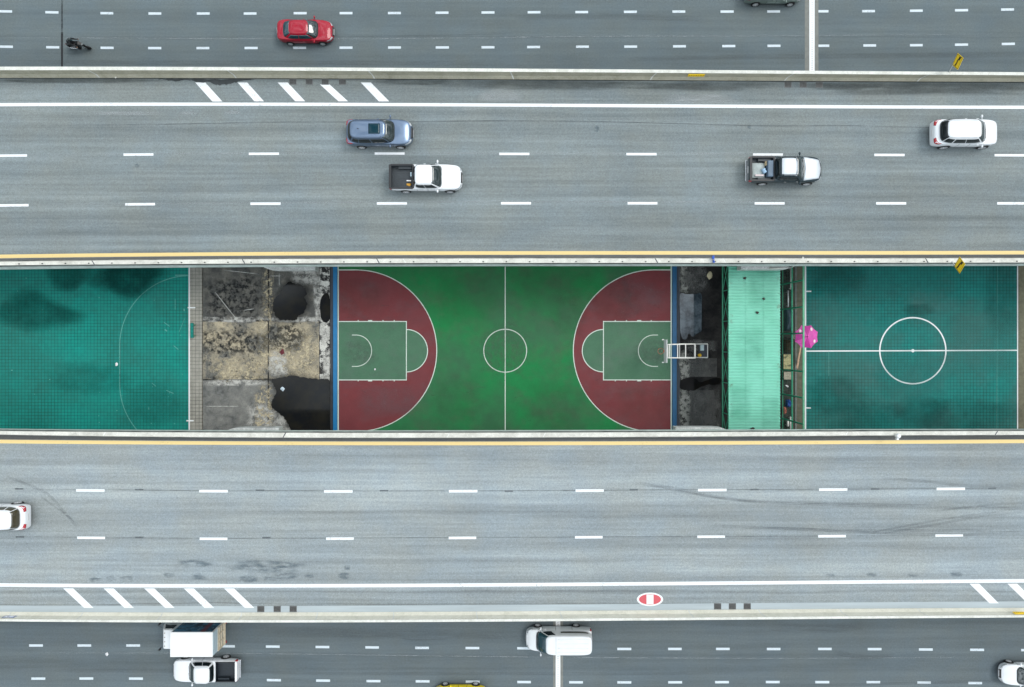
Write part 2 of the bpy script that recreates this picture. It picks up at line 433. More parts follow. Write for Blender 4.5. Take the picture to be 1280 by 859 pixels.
# joints on the barrier faces
def face_strip(root, L, t1, base, s, X, w, lean, mat, name='joint'):
    m = MB()
    a = [(X+lean*0, L(base)(X)-s*.012, .07), (X+lean*.4, L(base, s*.14)(X)-s*.012, .34), (X+lean, L(t1, -s*.02)(X)-s*.012, 1.05)]
    v = []
    for (x, y, z) in a: v += [(x-w/2, y, z), (x+w/2, y, z)]
    m.add(v, [(0,1,3,2), (2,3,5,4)]); return m.build(name, mat, root)
for px in (121, 293, 467, 642, 814, 983, 1150): face_strip(br_u, LU, ub_top1, ub_base, 1, gx(px, 8), .10, (-.22 if px < 700 else .25), M_JOINTW)
for px in (10, 100, 200, 300, 395, 491, 595, 700, 862, 950, 1052, 1150): face_strip(br_l, LL, lb_top1, lb_base, -1, gx(px, 8), .07, .15, M_JOINTW)

def parapet(name, label, i0, i1, edge, s):
    y0 = (i0(0)+i1(0))/2
    root = empty(name, (0, y0, ZD)); tag(root, label, 'parapet')
    def L(f, d=0): return lambda X: f(X)+d-y0
    # road-side foot, stem, dark stained outer face, pale ledge
    sweep('parapet_wall', [(L(i0, s*.16), .005), (L(i0, s*.14), .3), (L(i0, s*.02), .84), (L(i1, s*.004), .84), (L(i1, s*.004), .005)], M_PFACE, root)
    sweep('coping', [(L(i0), .84), (L(i0), .90), (L(i1), .90), (L(i1), .84)], M_PTOP, root)
    sweep('ledge', [(L(i1, s*.002), .004), (L(i1, s*.002), .03), (L(edge, -s*.015), .03), (L(edge, -s*.015), -.28), (L(edge, -s*.002), -.28), (L(edge, -s*.002), .004)], M_LEDGE, root)
    return root, L
pa_u, PU = parapet('bridge_parapet', 'low white-topped parapet along the upper edge of the opening over the courts', up_in0, up_in1, up_edge, 1)
pa_l, PL = parapet('bridge_parapet', 'low white-topped parapet along the lower edge of the opening over the courts', lo_in0, lo_in1, lo_edge, -1)
for i in range(44):
    X = gx(24+i*29, 8.5)
    if abs(X) > 37: continue
    m = MB().box(X-.05, X+.05, PU(up_in1)(X)+.05, PU(up_in1)(X)+.12, .90, .93); m.build('reflector', M_TRIM, pa_u)
for px in (116, 304, 472, 505, 820, 905, 1158):
    X = gx(px, 8.5)
    m = MB().add([(X-.10, PU(up_in0)(X), .905), (X-.03, PU(up_in0)(X), .905), (X+.16, PU(up_in1)(X), .905), (X+.07, PU(up_in1)(X), .905)], [(0,1,2,3)])
    m.build('joint', M_JOINTW if px % 2 else M_DGREY, pa_u)
for px in (130, 355, 560, 680, 868, 1058, 1245):
    X = gx(px, 8.5)
    MB().add([(X-.10, PL(lo_in0)(X), .905), (X-.03, PL(lo_in0)(X), .905), (X+.16, PL(lo_in1)(X), .905), (X+.07, PL(lo_in1)(X), .905)], [(0,1,2,3)]).build('joint', M_JOINTW if px % 2 == 0 else M_DGREY, pa_l)

# ------------------------------------------------------------------ road markings on the decks
def band(name, ys, half, z, mat, parent, xs=XS):
    f = curve(ys, z); return sweep(name, [(off(f, -half), z), (off(f, half), z)], mat, parent, closed=False, xs=xs)
zm = ZD+.005
band('edge_line', [131.0, 130.4, 131.4, 133.2, 134.2], .115, zm, M_WHITE, deck_u)
band('edge_line', [320.7, 317.3, 316.5, 316.1, 315.9], .13, zm, M_YEL, deck_u)
band('edge_line', [552.0, 554.2, 554.2, 553.6, 551.7], .13, zm, M_YEL, deck_l)
band('edge_line', [731.3, 732.5, 731.0, 728.6, 726.2], .125, zm, M_WHITE, deck_l)
# dusty gutters beside the parapets and the pale concrete gutter of the lower deck
M_GUTD = asphalt('gutter_dirt', (.115, .122, .125), grain=.3)
sweep('gutter', [(lambda X: curve([320.7, 317.3, 316.5, 316.1, 315.9], zm)(X)-.16, ZD+.003), (off(up_in0, .15), ZD+.003)], M_GUTD, deck_u, closed=False)
sweep('gutter', [(lambda X: curve([552.0, 554.2, 554.2, 553.6, 551.7], zm)(X)+.16, ZD+.003), (off(lo_in0, -.15), ZD+.003)], M_GUTD, deck_l, closed=False)
_g1 = curve([757.0, 757.6, 756.2, 753.9, 751.8], ZD)
sweep('gutter', [(_g1, ZD+.003), (off(lb_base, .002), ZD+.003)], M_GUT, deck_l, closed=False)
_d1 = curve([98.4, 98.9, 100.2, 102.2, 103.5], ZD)
sweep('gutter_grime', [(_d1, ZD+.003), (off(ub_base, -.002), ZD+.003)], M_CRACK, deck_u, closed=False)
def dash_mesh(name, items, z, mat, parent, lenp, thp):
    """items: list of (px, py[, len])"""
    m = MB()
    for i, it in enumerate(items):
        px, py = it[0], it[1]; l = (it[2] if len(it) > 2 else lenp)/2
        j = min(i+1, len(items)-1); k = max(i-1, 0)
        sl = (items[j][1]-items[k][1])/max(1, items[j][0]-items[k][0]); t = thp/2
        e = random.uniform(-.3, .3)
        m.quad((gx(px-l+e, z), gy(py-sl*l+t, z), z), (gx(px+l, z), gy(py+sl*l+t, z), z), (gx(px+l, z), gy(py+sl*l-t, z), z), (gx(px-l+e, z), gy(py-sl*l-t, z), z))
    return m.build(name, mat, parent)
dash_mesh('lane_dashes', [(-142,196),(15,194.6),(173,193.3),(330,192.3),(487,192),(643,192.5),(802,192.8),(960,193.2),(1112,193.8),(1262,194.2),(1412,195)], zm, M_WHITE, deck_u, 37.5, 3.0)
dash_mesh('lane_dashes', [(-140,258.6),(17,256.8),(175,255.4),(332,254.7),(490,254.4),(645,254.2),(803,254.2),(962,254.3),(1114,254.3),(1265,254.3),(1415,254.5)], zm, M_WHITE, deck_u, 37.5, 3.1)
dash_mesh('lane_dashes', [(-45,612),(113,613.2),(267,614.1),(423,614.4),(579,614.1),(737,613.3),(890.5,612.7),(1041.5,612.1),(1188.5,611.2),(1335,610)], zm, M_WHITE, deck_l, 35.5, 3.2)
dash_mesh('lane_dashes', [(-45,671),(114,672.4),(267,673.6),(425,673.4),(578,672.5),(736,671.7),(889,671),(1040,670.4),(1186.5,669.4),(1335,668)], zm, M_WHITE, deck_l, 34.5, 3.1)
def par(m, x0, x1, y0, x2, x3, y1, z):
    m.quad((gx(x0, z), gy(y0, z), z), (gx(x1, z), gy(y0, z), z), (gx(x3, z), gy(y1, z), z), (gx(x2, z), gy(y1, z), z))
m = MB()
for (a, b, y0, c, d, y1) in [(244,256.5,103.2,265.5,278,127),(297,309,103.2,318,330,126.8),(347,359.5,103.2,369,381.5,126.7),(400,412,105.7,423,435,126.7),(451,463.5,103.2,473.5,486.5,126.8)]:
    par(m, a, b, y0, c, d, y1, zm)
m.build('hatching', M_WHITE, deck_u)
m = MB()
for a in (79, 129.5, 180.3, 229.7, 280): par(m, a, a+12.5, 735.6, a+26, a+38, 760, zm)
for a in (1212, 1259.5, 1307): par(m, a, a+12, 729.8, a+25, a+36.5, 754.3, zm)
m.build('hatching', M_WHITE, deck_l)
def ribbon(name, pts, w, z, mat, parent, n=24):
    """soft-edged mark along px points, w in metres"""
    P = [Vector((gx(a, z), gy(b, z), z)) for a, b in pts]
    q = []
    for i in range(n+1):
        t = i/n*(len(P)-1); k = min(int(t), len(P)-2); u = t-k
        p0, p1, p2, p3 = P[max(k-1, 0)], P[k], P[k+1], P[min(k+2, len(P)-1)]
        q.append(.5*((2*p1)+(p2-p0)*u+(2*p0-5*p1+4*p2-p3)*u*u+(3*p1-p0-3*p2+p3)*u**3))
    v = []; uv = []
    for i, p in enumerate(q):
        d = (q[min(i+1, n)]-q[max(i-1, 0)]).normalized(); s = Vector((-d.y, d.x, 0))
        for j in (0, .5, 1): v.append(p+s*(j-.5)*w); uv.append((i/n, j))
    f = []
    for i in range(n):
        for j in (0, 1): a = i*3+j; f.append((a, a+3, a+4, a+1))
    return mesh_obj(name, v, f, mat, parent, uvs=uv)
# painted no-entry marking
cx, cy = gx(812.5, zm), gy(749.3, zm)
def disc(m, cx, cy, rx, ry, z, n=48, x0=-9, x1=9):
    pts = [(cx+rx*math.cos(2*PI*k/n), cy+ry*math.sin(2*PI*k/n), z) for k in range(n)]
    m.add(pts, [tuple(range(n))])
m = MB(); disc(m, cx, cy, .95, .49, zm); m.build('no_entry_marking', M_WHITE, deck_l)
m = MB(); disc(m, cx, cy, .80, .385, zm+.004); m.build('no_entry_red', M_RED, deck_l)
m = MB(); m.quad((cx-.25, cy-.35, zm+.008), (cx+.25, cy-.35, zm+.008), (cx+.25, cy+.35, zm+.008), (cx-.25, cy+.35, zm+.008)); m.build('no_entry_bar', M_WHITE, deck_l)
S_PL = stain('pale_lane_joint', (.36, .39, .40), .48, .2, 2.0, (.4, 1, 1), .55)
S_DL = stain('dark_lane_joint', (.13, .15, .16), .48, .2, 2.0, (.4, 1, 1), .55)
ribbon('lane_joint', [(-20,194.2),(330,191.5),(643,191.6),(960,192.5),(1300,193.5)], .09, ZD+.0035, S_PL, deck_u, 60)
ribbon('lane_joint', [(-20,256.8),(330,253.5),(643,252.5),(960,252.6),(1300,253)], .10, ZD+.0036, S_PL, deck_u, 60)
ribbon('lane_joint', [(-20,611),(267,613.3),(579,613.8),(890,612.2),(1300,610.7)], .08, ZD+.0037, S_DL, deck_l, 60)
ribbon('lane_joint', [(-20,670.5),(267,673),(579,672),(890,670.6),(1300,669)], .08, ZD+.0038, S_DL, deck_l, 60)
# old dash scars
M_SCAR = simple('ground_off_paint_scar', (.105, .12, .13), .9, var=.35, scale=5)
dash_mesh('dash_scars', [(24,611.2),(174,612.2),(325,613),(480,613.5),(636,614),(792,612.4),(943,612),(1094,611.4),(1240,610.7)], ZD+.004, M_SCAR, deck_l, 10.5, 1.9)
dash_mesh('dash_scars', [(25,671.2),(174,672),(333,672.2)], ZD+.004, M_SCAR, deck_l, 10.5, 2.2)
# stains and tyre marks
S_SKID = stain('skid_mark', (.12, .135, .145), .50, .22, 1.6, (.25, 3, 1), .28)
S_OIL = stain('oil_stain', (.10, .14, .17), .52, .12, 2.2, (.5, 1.8, 1), .55)
S_GRIME = stain('gutter_grime_soft', (.07, .08, .08), .45, .25, .8, (.4, 1.5, 1), .6)
S_LIGHT = stain('pale_scuff', (.42, .45, .46), .45, .2, 2.0, (.3, 2, 1), .5)
zs = ZD+.007
for pts, w in [([(900,658),(1000,661),(1090,666),(1150,659),(1230,645),(1290,640)], .22), ([(880,657),(980,661),(1080,664),(1180,663),(1290,663)], .28),
               ([(1080,668),(1140,656),(1200,646),(1290,634)], .18), ([(1060,665),(1180,668),(1290,664)], .2),
               ([(790,603),(850,612),(900,622),(960,628)], .3), ([(800,604),(870,618),(940,627),(1060,632),(1160,635),(1290,636)], .22), ([(930,626),(1040,629),(1160,632),(1250,634),(1290,632)], .2),
               ([(1100,598),(1160,602),(1210,607),(1290,608)], .25), ([(0,592),(30,604),(60,618),(80,640),(104,668)], .25), ([(50,620),(72,636),(98,655)], .16), ([(1160,640),(1230,632),(1290,628)], .2)]:
    ribbon('tyre_mark', pts, w, zs, S_SKID, deck_l); zs += .0006
def patch(name, x0, y0, x1, y1, z, mat, parent):
    """soft-edged uneven oval between two picture corners"""
    rnd = random.Random(int(x0*7+y0)); cx, cy = (x0+x1)/2, (y0+y1)/2; n = 20; v = []; uv = []; K = 5
    ph = [rnd.uniform(.86, 1.22) for _ in range(n)]
    for r in range(K+1):
        t = r/K
        for k in range(n):
            a = 2*PI*k/n; q = ph[k]*t*1.12; c, sn = math.cos(a), math.sin(a)
            c = math.copysign(abs(c)**.7, c); sn = math.copysign(abs(sn)**.7, sn)
            v.append((gx(cx+(x1-x0)/2*q*c, z), gy(cy+(y1-y0)/2*q*sn, z), z)); uv.append((.5, .5*(1-t)))
    f = [(r*n+k, (r+1)*n+k, (r+1)*n+(k+1) % n, r*n+(k+1) % n) for r in range(K) for k in range(n)]
    return mesh_obj(name, v, f, mat, parent, uvs=uv)
for q in [(225,700,262,709),(293,700,375,716),(350,716,371,724),(330,718,350,726),(300,719,322,728),(112,722,128,728),(132,720,144,727),(150,720,166,727),(205,716,218,722),(380,718,392,723),(424,716,438,724),(430,707,438,713),(240,717,260,726),(1032,717,1044,722),(1083,716,1095,721),(1135,716,1148,721),(1188,715,1202,721)]:
    patch('oil_stain', *q, zs, S_OIL, deck_l); zs += .0004
zs = ZD+.007
for q in [(560,100,800,112),(800,103,960,113),(1060,103,1290,118),(-20,98,200,104),(470,99,560,106),(1000,104,1100,112)]:
    patch('gutter_stain', *q, zs, S_GRIME, deck_u); zs += .0004
for q in [(118,139,200,144),(225,139,245,144),(600,112,650,128),(830,118,920,130),(280,139,300,143),(575,134,600,138)]:
    patch('pale_scuff', *q, zs, S_LIGHT, deck_u); zs += .0004
for q in [(743,157,749,165),(934,156,939,161),(712,188,716,191),(168,205,174,210)]:
    patch('oil_stain', *q, zs, S_OIL, deck_u); zs += .0004
S_CRK = stain('longitudinal_crack', (.10, .11, .115), .50, .2, 2.0, (.3, 2, 1), .55)
ribbon('long_crack', [(-20,156.5),(80,156.5),(200,155.5),(330,153),(480,152.5),(640,151),(760,152.5),(880,155.5),(960,157.5),(1050,157),(1160,159.5),(1300,160.5)], .09, zs, S_CRK, deck_u, 60)
def blob_pts(pts, z, jit=.10, sub=6, seed=3):
    """closed wobbly outline through px points"""
    rnd = random.Random(seed); P = [Vector((gx(a, z), gy(b, z), z)) for a, b in pts]; n = len(P); q = []
    for k in range(n):
        p0, p1, p2, p3 = P[k-1], P[k], P[(k+1) % n], P[(k+2) % n]
        for i in range(sub):
            u = i/sub
            w = .5*((2*p1)+(p2-p0)*u+(2*p0-5*p1+4*p2-p3)*u*u+(3*p1-p0-3*p2+p3)*u**3)
            q.append(w+Vector((rnd.uniform(-jit, jit), rnd.uniform(-jit, jit), 0)))
    return q
def blob(name, pts, z, mat, parent=None, jit=.05, sub=6, seed=3):
    q = blob_pts(pts, z, jit, sub, seed)
    me = bpy.data.meshes.new(name); bm = bmesh.new()
    f = bm.faces.new([bm.verts.new(p) for p in q]); bmesh.ops.triangulate(bm, faces=[f])
    bmesh.ops.recalc_face_normals(bm, faces=bm.faces)
    for f in bm.faces:
        if f.normal.z < 0: f.normal_flip()
    bm.to_mesh(me); bm.free(); me.materials.append(mat)
    return link(bpy.data.objects.new(name, me), parent)
blob('wet_patch', [(198,98.6),(225,98.6),(260,98.8),(300,99),(318,99),(300,102),(288,104.5),(275,106.5),(262,103.5),(245,102),(232,100),(222,101.5),(208,100)], ZD+.012, M_WET, deck_u, .05, 5)

def soft_blob(name, pts, z, mat, parent, jit=.03, seed=1, grow=1.0):
    """damp area that fades out towards its rim"""
    q = blob_pts(pts, z, jit, 5, seed); c = sum(q, Vector())/len(q); n = len(q); v = []; uv = []; K = 6
    for r in range(K+1):
        t = r/K
        for p in q: v.append(c+(p-c)*t*grow); uv.append((.5, .5*(1-t)))
    f = [(r*n+k, (r+1)*n+k, (r+1)*n+(k+1) % n, r*n+(k+1) % n) for r in range(K) for k in range(n)]
    return mesh_obj(name, v, f, mat, parent, uvs=uv)

# drains set in the gutters
def drain(px, py, z, label, grp):
    w = .26; r = empty('drain_grate', (gx(px, z), gy(py, z), z)); tag(r, label, 'drain', grp)
    m = MB().box(-w, w, -w*.85, w*.85, .001, .006); m.build('frame', M_GRATEF, r)
    m = MB()
    for k in range(5): m.box(-w*.7+k*w*.35-.03, -w*.7+k*w*.35+.03, -w*.62, w*.62, .006, .016)
    m.build('bars', M_GRATE, r)
for i, px in enumerate((366, 386.5, 406.5, 428)):
    drain(px, 102.3, ZD+.006, ['first drain grate from the left beside the upper hatching stripes', 'second drain grate from the left beside the upper hatching stripes', 'third drain grate from the left beside the upper hatching stripes', 'last of four drain grates beside the upper hatching stripes'][i], 'drain grates along the weathered barrier')
for i, px in enumerate((985, 1004, 1024)):
    drain(px, 106, ZD+.006, ['left one of three drain grates below the white expansion joint', 'middle one of three drain grates below the white expansion joint', 'right one of three drain grates below the white expansion joint'][i], 'drain grates along the weathered barrier')
for i, px in enumerate((326, 346.5, 366.5)):
    drain(px, 761.3, ZD+.006, ['drain grate nearest the lower left hatching stripes, on the pale gutter', 'middle drain grate of three right of the lower left hatching stripes', 'right drain grate of three right of the lower left hatching stripes'][i], 'drain grates along the pale barrier')
for i, px in enumerate((897, 915.5, 934)):
    drain(px, 758, ZD+.006, ['left drain grate of three right of the red no-entry marking', 'middle drain grate of three right of the red no-entry marking', 'right drain grate of three right of the red no-entry marking'][i], 'drain grates along the pale barrier')

# ------------------------------------------------------------------ piers
def pier(name, label, x0, x1, yend, s, skew):
    X0, X1 = gx(x0, 6.0), gx(x1, 6.0); Ye = gy(yend, 6.2); xc = (X0+X1)/2
    r = empty(name, (xc, Ye+s*6.5, -.1)); tag(r, label, 'bridge pier', 'concrete piers under the elevated roads')
    hw = (X1-X0)/2
    def P(x, y, z): return (x, y-(6.5*s), z+.1)
    m = MB(); n = 16
    outl = []
    # cap outline in plan with a rounded end corner on one side
    ys = [0, 13]
    base = [(-hw, s*.0), (-hw+.1, 0), (hw-1.0, 0), (hw-.5, s*.05), (hw-.15, s*.18), (hw, s*.45), (hw, s*13), (-hw, s*13)]
    if skew < 0: base = [(-a, b) for a, b in base][::-1]
    v = [P(a, b, 6.22) for a, b in base]+[P(a, b, 5.3) for a, b in base]; k = len(base)
    m.add(v, [tuple(range(k)), tuple(range(k, 2*k))[::-1]]+[(i, (i+1) % k, k+(i+1) % k, k+i) for i in range(k)])
    m.build('pier_cap', M_CONC, r)
    m = MB().lathe([(.95, 0), (.95, 4.6), (1.15, 5.4)], 28, c=(0, 0, 0)); m.build('column', M_CONC, r, True)
pier('bridge_pier', 'concrete pier cap peeping out below the upper parapet beside the stained yard', 329, 395, 337.6, 1, -1)
pier('bridge_pier', 'concrete pier cap peeping out below the lower parapet beside the stained yard', 283, 350, 534.9, -1, -1)
pier('bridge_pier', 'concrete pier cap peeping out over the mint green roof', 925, 992, 336.8, 1, 1)
pier('bridge_pier', 'concrete pier cap peeping out at the foot of the dark wet yard', 843.5, 910, 534.2, -1, 1)
# two curved drain pipes hang off the parapets beside the caps
m = MB(); pts = [(gx(1001,8.0), gy(324,8.0)+.1, 8.45), (gx(998,8.0), gy(328.5,8.0), 8.35), (gx(994,7.5), gy(331,7.5), 7.6), (gx(988,6.5), gy(334,6.5), 6.8), (gx(975,6.0), gy(336,6.0), 6.35), (gx(960, 6), gy(336.4, 6), 6.3)]
o = m.tube(pts, .06, 8).build('drain_pipe', M_BTOP, None, True); tag(o, 'thin white pipe curving over the upper parapet beside the mint green roof', 'pipe')

# ------------------------------------------------------------------ outer roads (ground level)
def sheet(name, x0, x1, y0, y1, z, mat, parent=None, kind='structure', th=.1):
    m = MB().box(x0, x1, y0, y1, z-th, z); o = m.build(name, mat, parent)
    if kind: tag(o, kind=kind)
    return o
road_t = sheet('road_top', -75, 75, 20.4, 46, 0, A_OT)
road_b = sheet('road_bottom', -75, 75, -46, -20.4, 0, A_OB)
zl = .005
rowA = [(-52,13.6),(7,14.3),(65,15.5),(133.5,16.6),(193.5,17),(254,17),(312.5,17),(375.3,16.6),(432.5,16.5),(493,16.4),(552.5,16),(610,15.7),(667.5,15.4),(727,15.2),(788,14.9),(848.5,14.6),(909,14.6),(967,14.4),(1027.5,14.2),(1085.5,14),(1145.3,13.5),(1202,12.9),(1259.5,12),(1318,11)]
rowB = [(-52,57.8),(8,58.5),(66,59.2),(134,59.9),(193.5,60.2),(253.5,60.2),(314,60.1),(374.5,59.8),(432.5,59.7),(493,59.5),(553,59.4),(610,59.2),(667,58.9),(728,58.5),(788.3,58.4),(849.2,58),(911,57.7),(967.5,57.4),(1028.5,57.3),(1087,56.9),(1145.3,56.6),(1202,55.9),(1260.5,55),(1320,54)]
rowC = [(-15,806.8),(45,807),(105.3,807),(166.5,807),(226,807.4),(285,808),(341,808.4),(403,808.9),(465,809.4),(527.5,810),(590.5,810.2),(655,810.5),(717,810.9),(780.5,811.3),(843.5,811.3),(903.5,811.3),(967,811.4),(1031,811.3),(1093.3,811.5),(1157.3,812),(1221.5,812.4),(1285,812.8)]
rowD = [(-12,848.4),(48,848.4),(108,848.3),(170,848.4),(232,849),(288,849.6),(342.5,850.3),(404,850.9),(467,851.5),(528.3,851.8),(591,852.3),(655,852.7),(720,853),(780.5,853.1),(844,853),(902.5,852.8),(966,852.7),(1028,852.8),(1091.6,852.9),(1155,853.3),(1219,853.9),(1285,854.5)]
dash_mesh('lane_dashes', rowA, zl, M_WDIM, road_t, 16.2, 3.0); dash_mesh('lane_dashes', rowB, zl, M_WDIM, road_t, 16.2, 3.0)
dash_mesh('lane_dashes', rowC, zl, M_WDIM, road_b, 17.2, 3.0); dash_mesh('lane_dashes', rowD, zl, M_WDIM, road_b, 17.2, 3.0)
# old faint lane line and expansion joints
S_FAINT = stain('faint_old_line', (.36, .40, .42), .50, .12, 3.0, (.5, 1, 1), .55)
ribbon('old_lane_line', [(-20,46),(200,48),(500,48),(760,45.5),(960,45),(1300,42)], .10, zl, S_FAINT, road_t, 40)
ribbon('old_lane_line', [(-20,816),(300,817),(640,821),(960,823),(1300,821)], .09, zl, S_FAINT, road_b, 40)
def xstrip(name, px0, px1, y0, y1, z, mat, parent):
    m = MB(); m.quad((gx(px0), y0, z), (gx(px1), y0, z), (gx(px1), y1, z), (gx(px0), y1, z)); return m.build(name, mat, parent)
xstrip('expansion_joint_bed', 1006, 1023, 20.5, 45, .009, M_TAN, road_t)
xstrip('expansion_joint', 1011.6, 1018.2, 20.5, 45, .013, M_STEELW, road_t)
m = MB()
for k in range(160):
    y = 20.6+k*.15; m.quad((gx(1014.6), y, .017), (gx(1015.3), y, .017), (gx(1015.3), y+.08, .017), (gx(1014.6), y+.08, .017))
m.build('joint_teeth', M_TAN, road_t)
xstrip('expansion_joint_bed', 691.5, 703.8, -45, -20.5, .009, M_TAN, road_b)
xstrip('expansion_joint', 694.6, 700.4, -45, -20.5, .013, M_STEELW, road_b)
m = MB()
for k in range(160):
    y = -20.7-k*.15; m.quad((gx(697.2), y-.08, .017), (gx(697.8), y-.08, .017), (gx(697.8), y, .017), (gx(697.2), y, .017))
m.build('joint_teeth', M_TAN, road_b)
xstrip('tar_joint', 76.3, 78.8, 22.5, 26.0, .008, M_CRACK, road_t)
S_TAR = stain('thin_tar_joint', (.04, .045, .05), .45, .2, 3.0, None, .8)
ribbon('tar_joint', [(77.5,42),(77.5,20),(77.5,-10)], .16, .008, S_TAR, road_t, 8)
z_ = .006
for pts, w in [([(420,46),(560,44),(640,42)], .12), ([(640,22),(760,21),(880,23)], .6), ([(780,74),(960,71),(1290,68)], .5), ([(0,78),(300,79),(640,79)], .5)]:
    ribbon('tyre_mark', pts, w, z_, S_SKID, road_t); z_ += .0005
for pts, w in [([(960,784),(1030,786),(1080,783)], .9), ([(1040,815),(1080,822),(1120,820)], .5), ([(320,790),(520,792),(660,794)], .9), ([(0,838),(220,839),(420,842),(640,842),(800,842),(960,840)], .35), ([(500,798),(520,800),(560,799)], .15), ([(960,858),(1060,856),(1290,850)], .3)]:
    ribbon('tyre_mark', pts, w, z_, S_SKID, road_b); z_ += .0005

# ------------------------------------------------------------------ courts and yards between the decks
YN, YS = 20.3, -20.3
CX, CY = gx(631.4), gy(438.5)
def rect(name, px0, px1, mat, z, parent=None, y0=YS, y1=YN, th=.1, kind='structure'):
    return sheet(name, gx(px0), gx(px1), y0, y1, z, mat, parent, kind, th)
pitch_l = rect('sports_pitch_left', -460, 237.2, M_TEAL, 0)
strip_l = rect('concrete_strip', 237.2, 253.0, M_STRIP, .12, th=.2)
court = rect('basketball_court', 421.5, 840.2, M_GREEN, 0)
pitch_r = rect('sports_pitch_right', 1006.0, 1272.6, M_TEAL2, 0)
rect('edge_paving_right', 1272.6, 1330, M_BROWN, .02, th=.12)
rect('sports_pitch_far_right', 1330, 1700, M_TEAL2, 0)
def lineq(m, x0, y0, x1, y1, w, z):
    """painted line between px points; w in metres"""
    a = Vector((gx(x0), gy(y0), z)); b = Vector((gx(x1), gy(y1), z)); d = (b-a).normalized(); s = Vector((-d.y, d.x, 0))*w/2
    m.quad(a+s, b+s, b-s, a-s)
def arcline(m, cx, cy, r, a0, a1, w, z, n=48):
    """px centre and radius"""
    X, Y, R = gx(cx), gy(cy), r*H/F; v = []; f = []
    for i in range(n+1):
        t = math.radians(a0+(a1-a0)*i/n)
        for q in (R-w/2, R+w/2): v.append((X+q*math.cos(t), Y+q*math.sin(t), z))
    for i in range(n): f.append((2*i, 2*i+1, 2*i+3, 2*i+2))
    m.add(v, f)
# maroon three-point zones
def zone(side):
    xb = 422.5 if side < 0 else 839.4; xc = 445 if side < 0 else 817.6; yc = 438.5; R = 101
    P = [(xb, yc-R)]; n = 48
    for i in range(n+1):
        t = PI/2-PI*i/n; P.append((xc+(-side)*R*math.cos(t), yc-R*math.sin(t)))
    P.append((xb, yc+R)); return P
for s in (-1, 1):
    P = zone(s); v = [(gx(a), gy(b), .004) for a, b in P]
    if s < 0: v = v[::-1]
    mesh_obj('three_point_zone', v, [tuple(range(len(v)))], M_MAROON, court)
    x0, x1 = ((422.5, 508) if s < 0 else (754.3, 839.4)); xf = 508 if s < 0 else 754.3
    n = 24; K = [(x0, 402), (x1, 402), (x1, 475), (x0, 475)]
    mesh_obj('key_area', [(gx(a), gy(b), .008) for a, b in K][::-1], [(0,1,2,3)], M_KEY, court)
    C = [(xf-s*27*math.cos(PI/2-PI*i/n), 438.5-26.5*math.sin(PI/2-PI*i/n)) for i in range(n+1)]
    mesh_obj('free_throw_area', [(gx(a), gy(b), .008) for a, b in C][::(-1 if s < 0 else 1)], [tuple(range(len(C)))], M_KEY, court)
m = MB(); w = .072; zc = .013
lineq(m, 631.5, 180, 631.5, 700, w, zc); arcline(m, 631.5, 438.5, 26.8, 0, 360, w, zc+.001, 64)
for s in (-1, 1):
    xc = 445 if s < 0 else 817.6; xb = 422.8 if s < 0 else 839.0
    a0, a1 = (-90, 90) if s < 0 else (90, 270)
    arcline(m, xc, 438.5, 101, a0, a1, w, zc); lineq(m, xb, 337.5, xc, 337.5, w, zc+.002); lineq(m, xb, 539.5, xc, 539.5, w, zc+.002)
    xf = 508 if s < 0 else 754.3
    lineq(m, xb, 402, xf, 402, w, zc+.001); lineq(m, xb, 475, xf, 475, w, zc+.001); lineq(m, xf, 401.4, xf, 475.6, w, zc+.003)
    arcline(m, xf, 438.5, 26.5, a0, a1, w, zc)
    xr = 445 if s < 0 else 817.5
    arcline(m, xr, 438.5, 19.6, a0, a1, w*.8, zc); lineq(m, xr, 418.9, xr+s*5, 418.9, w*.8, zc+.002); lineq(m, xr, 458.1, xr+s*5, 458.1, w*.8, zc+.002)
    lineq(m, xb, 180, xb, 700, .10, zc+.004)
    for k in (0, 1):
        for d_ in (25, 40, 56, 70):
            x_ = xb-s*d_; ww = 5 if d_ == 40 else 1.2; yy = 402.6 if k == 0 else 474.4
            yy = 401.0 if k == 0 else 476.0
            lineq(m, x_-ww/2, yy, x_+ww/2, yy, .10, zc+.006+.001*k)
m.build('court_lines', M_LINE, court)
S_SCUF = stain('court_scuff', (.12, .13, .12), .52, .15, 3.0, None, .32); S_SCUD = stain('court_grime', (.06, .065, .045), .48, .25, .9, None, .17); S_PINK = stain('court_fade', (.22, .13, .14), .5, .2, 1.0, None, .4)
rnd_ = random.Random(17); zz_ = .030
for q, mt in [((430,425,470,455), S_SCUF), ((795,425,832,455), S_SCUF), ((540,345,620,400), S_SCUD), ((640,335,740,380), S_SCUD), ((690,370,730,420), S_SCUD), ((450,480,520,520), S_PINK), ((770,350,830,395), S_PINK), ((425,345,480,395), S_SCUD), ((540,470,600,530), S_SCUD), ((660,480,730,535), S_SCUD), ((770,480,838,530), S_SCUD), ((740,350,800,398), S_SCUD), ((600,410,660,470), S_SCUF)]:
    patch('court_wear', *q, zz_, mt, court); zz_ += .0006
for k in range(26):
    a, b = rnd_.uniform(430, 835), rnd_.uniform(340, 535); l = rnd_.uniform(3, 14); ang = rnd_.uniform(-.6, .6)
    ribbon('scuff_mark', [(a, b), (a+l*.5, b+l*.5*ang+.6), (a+l, b+l*ang)], .07, zz_, S_SCUF, court, 6); zz_ += .0002
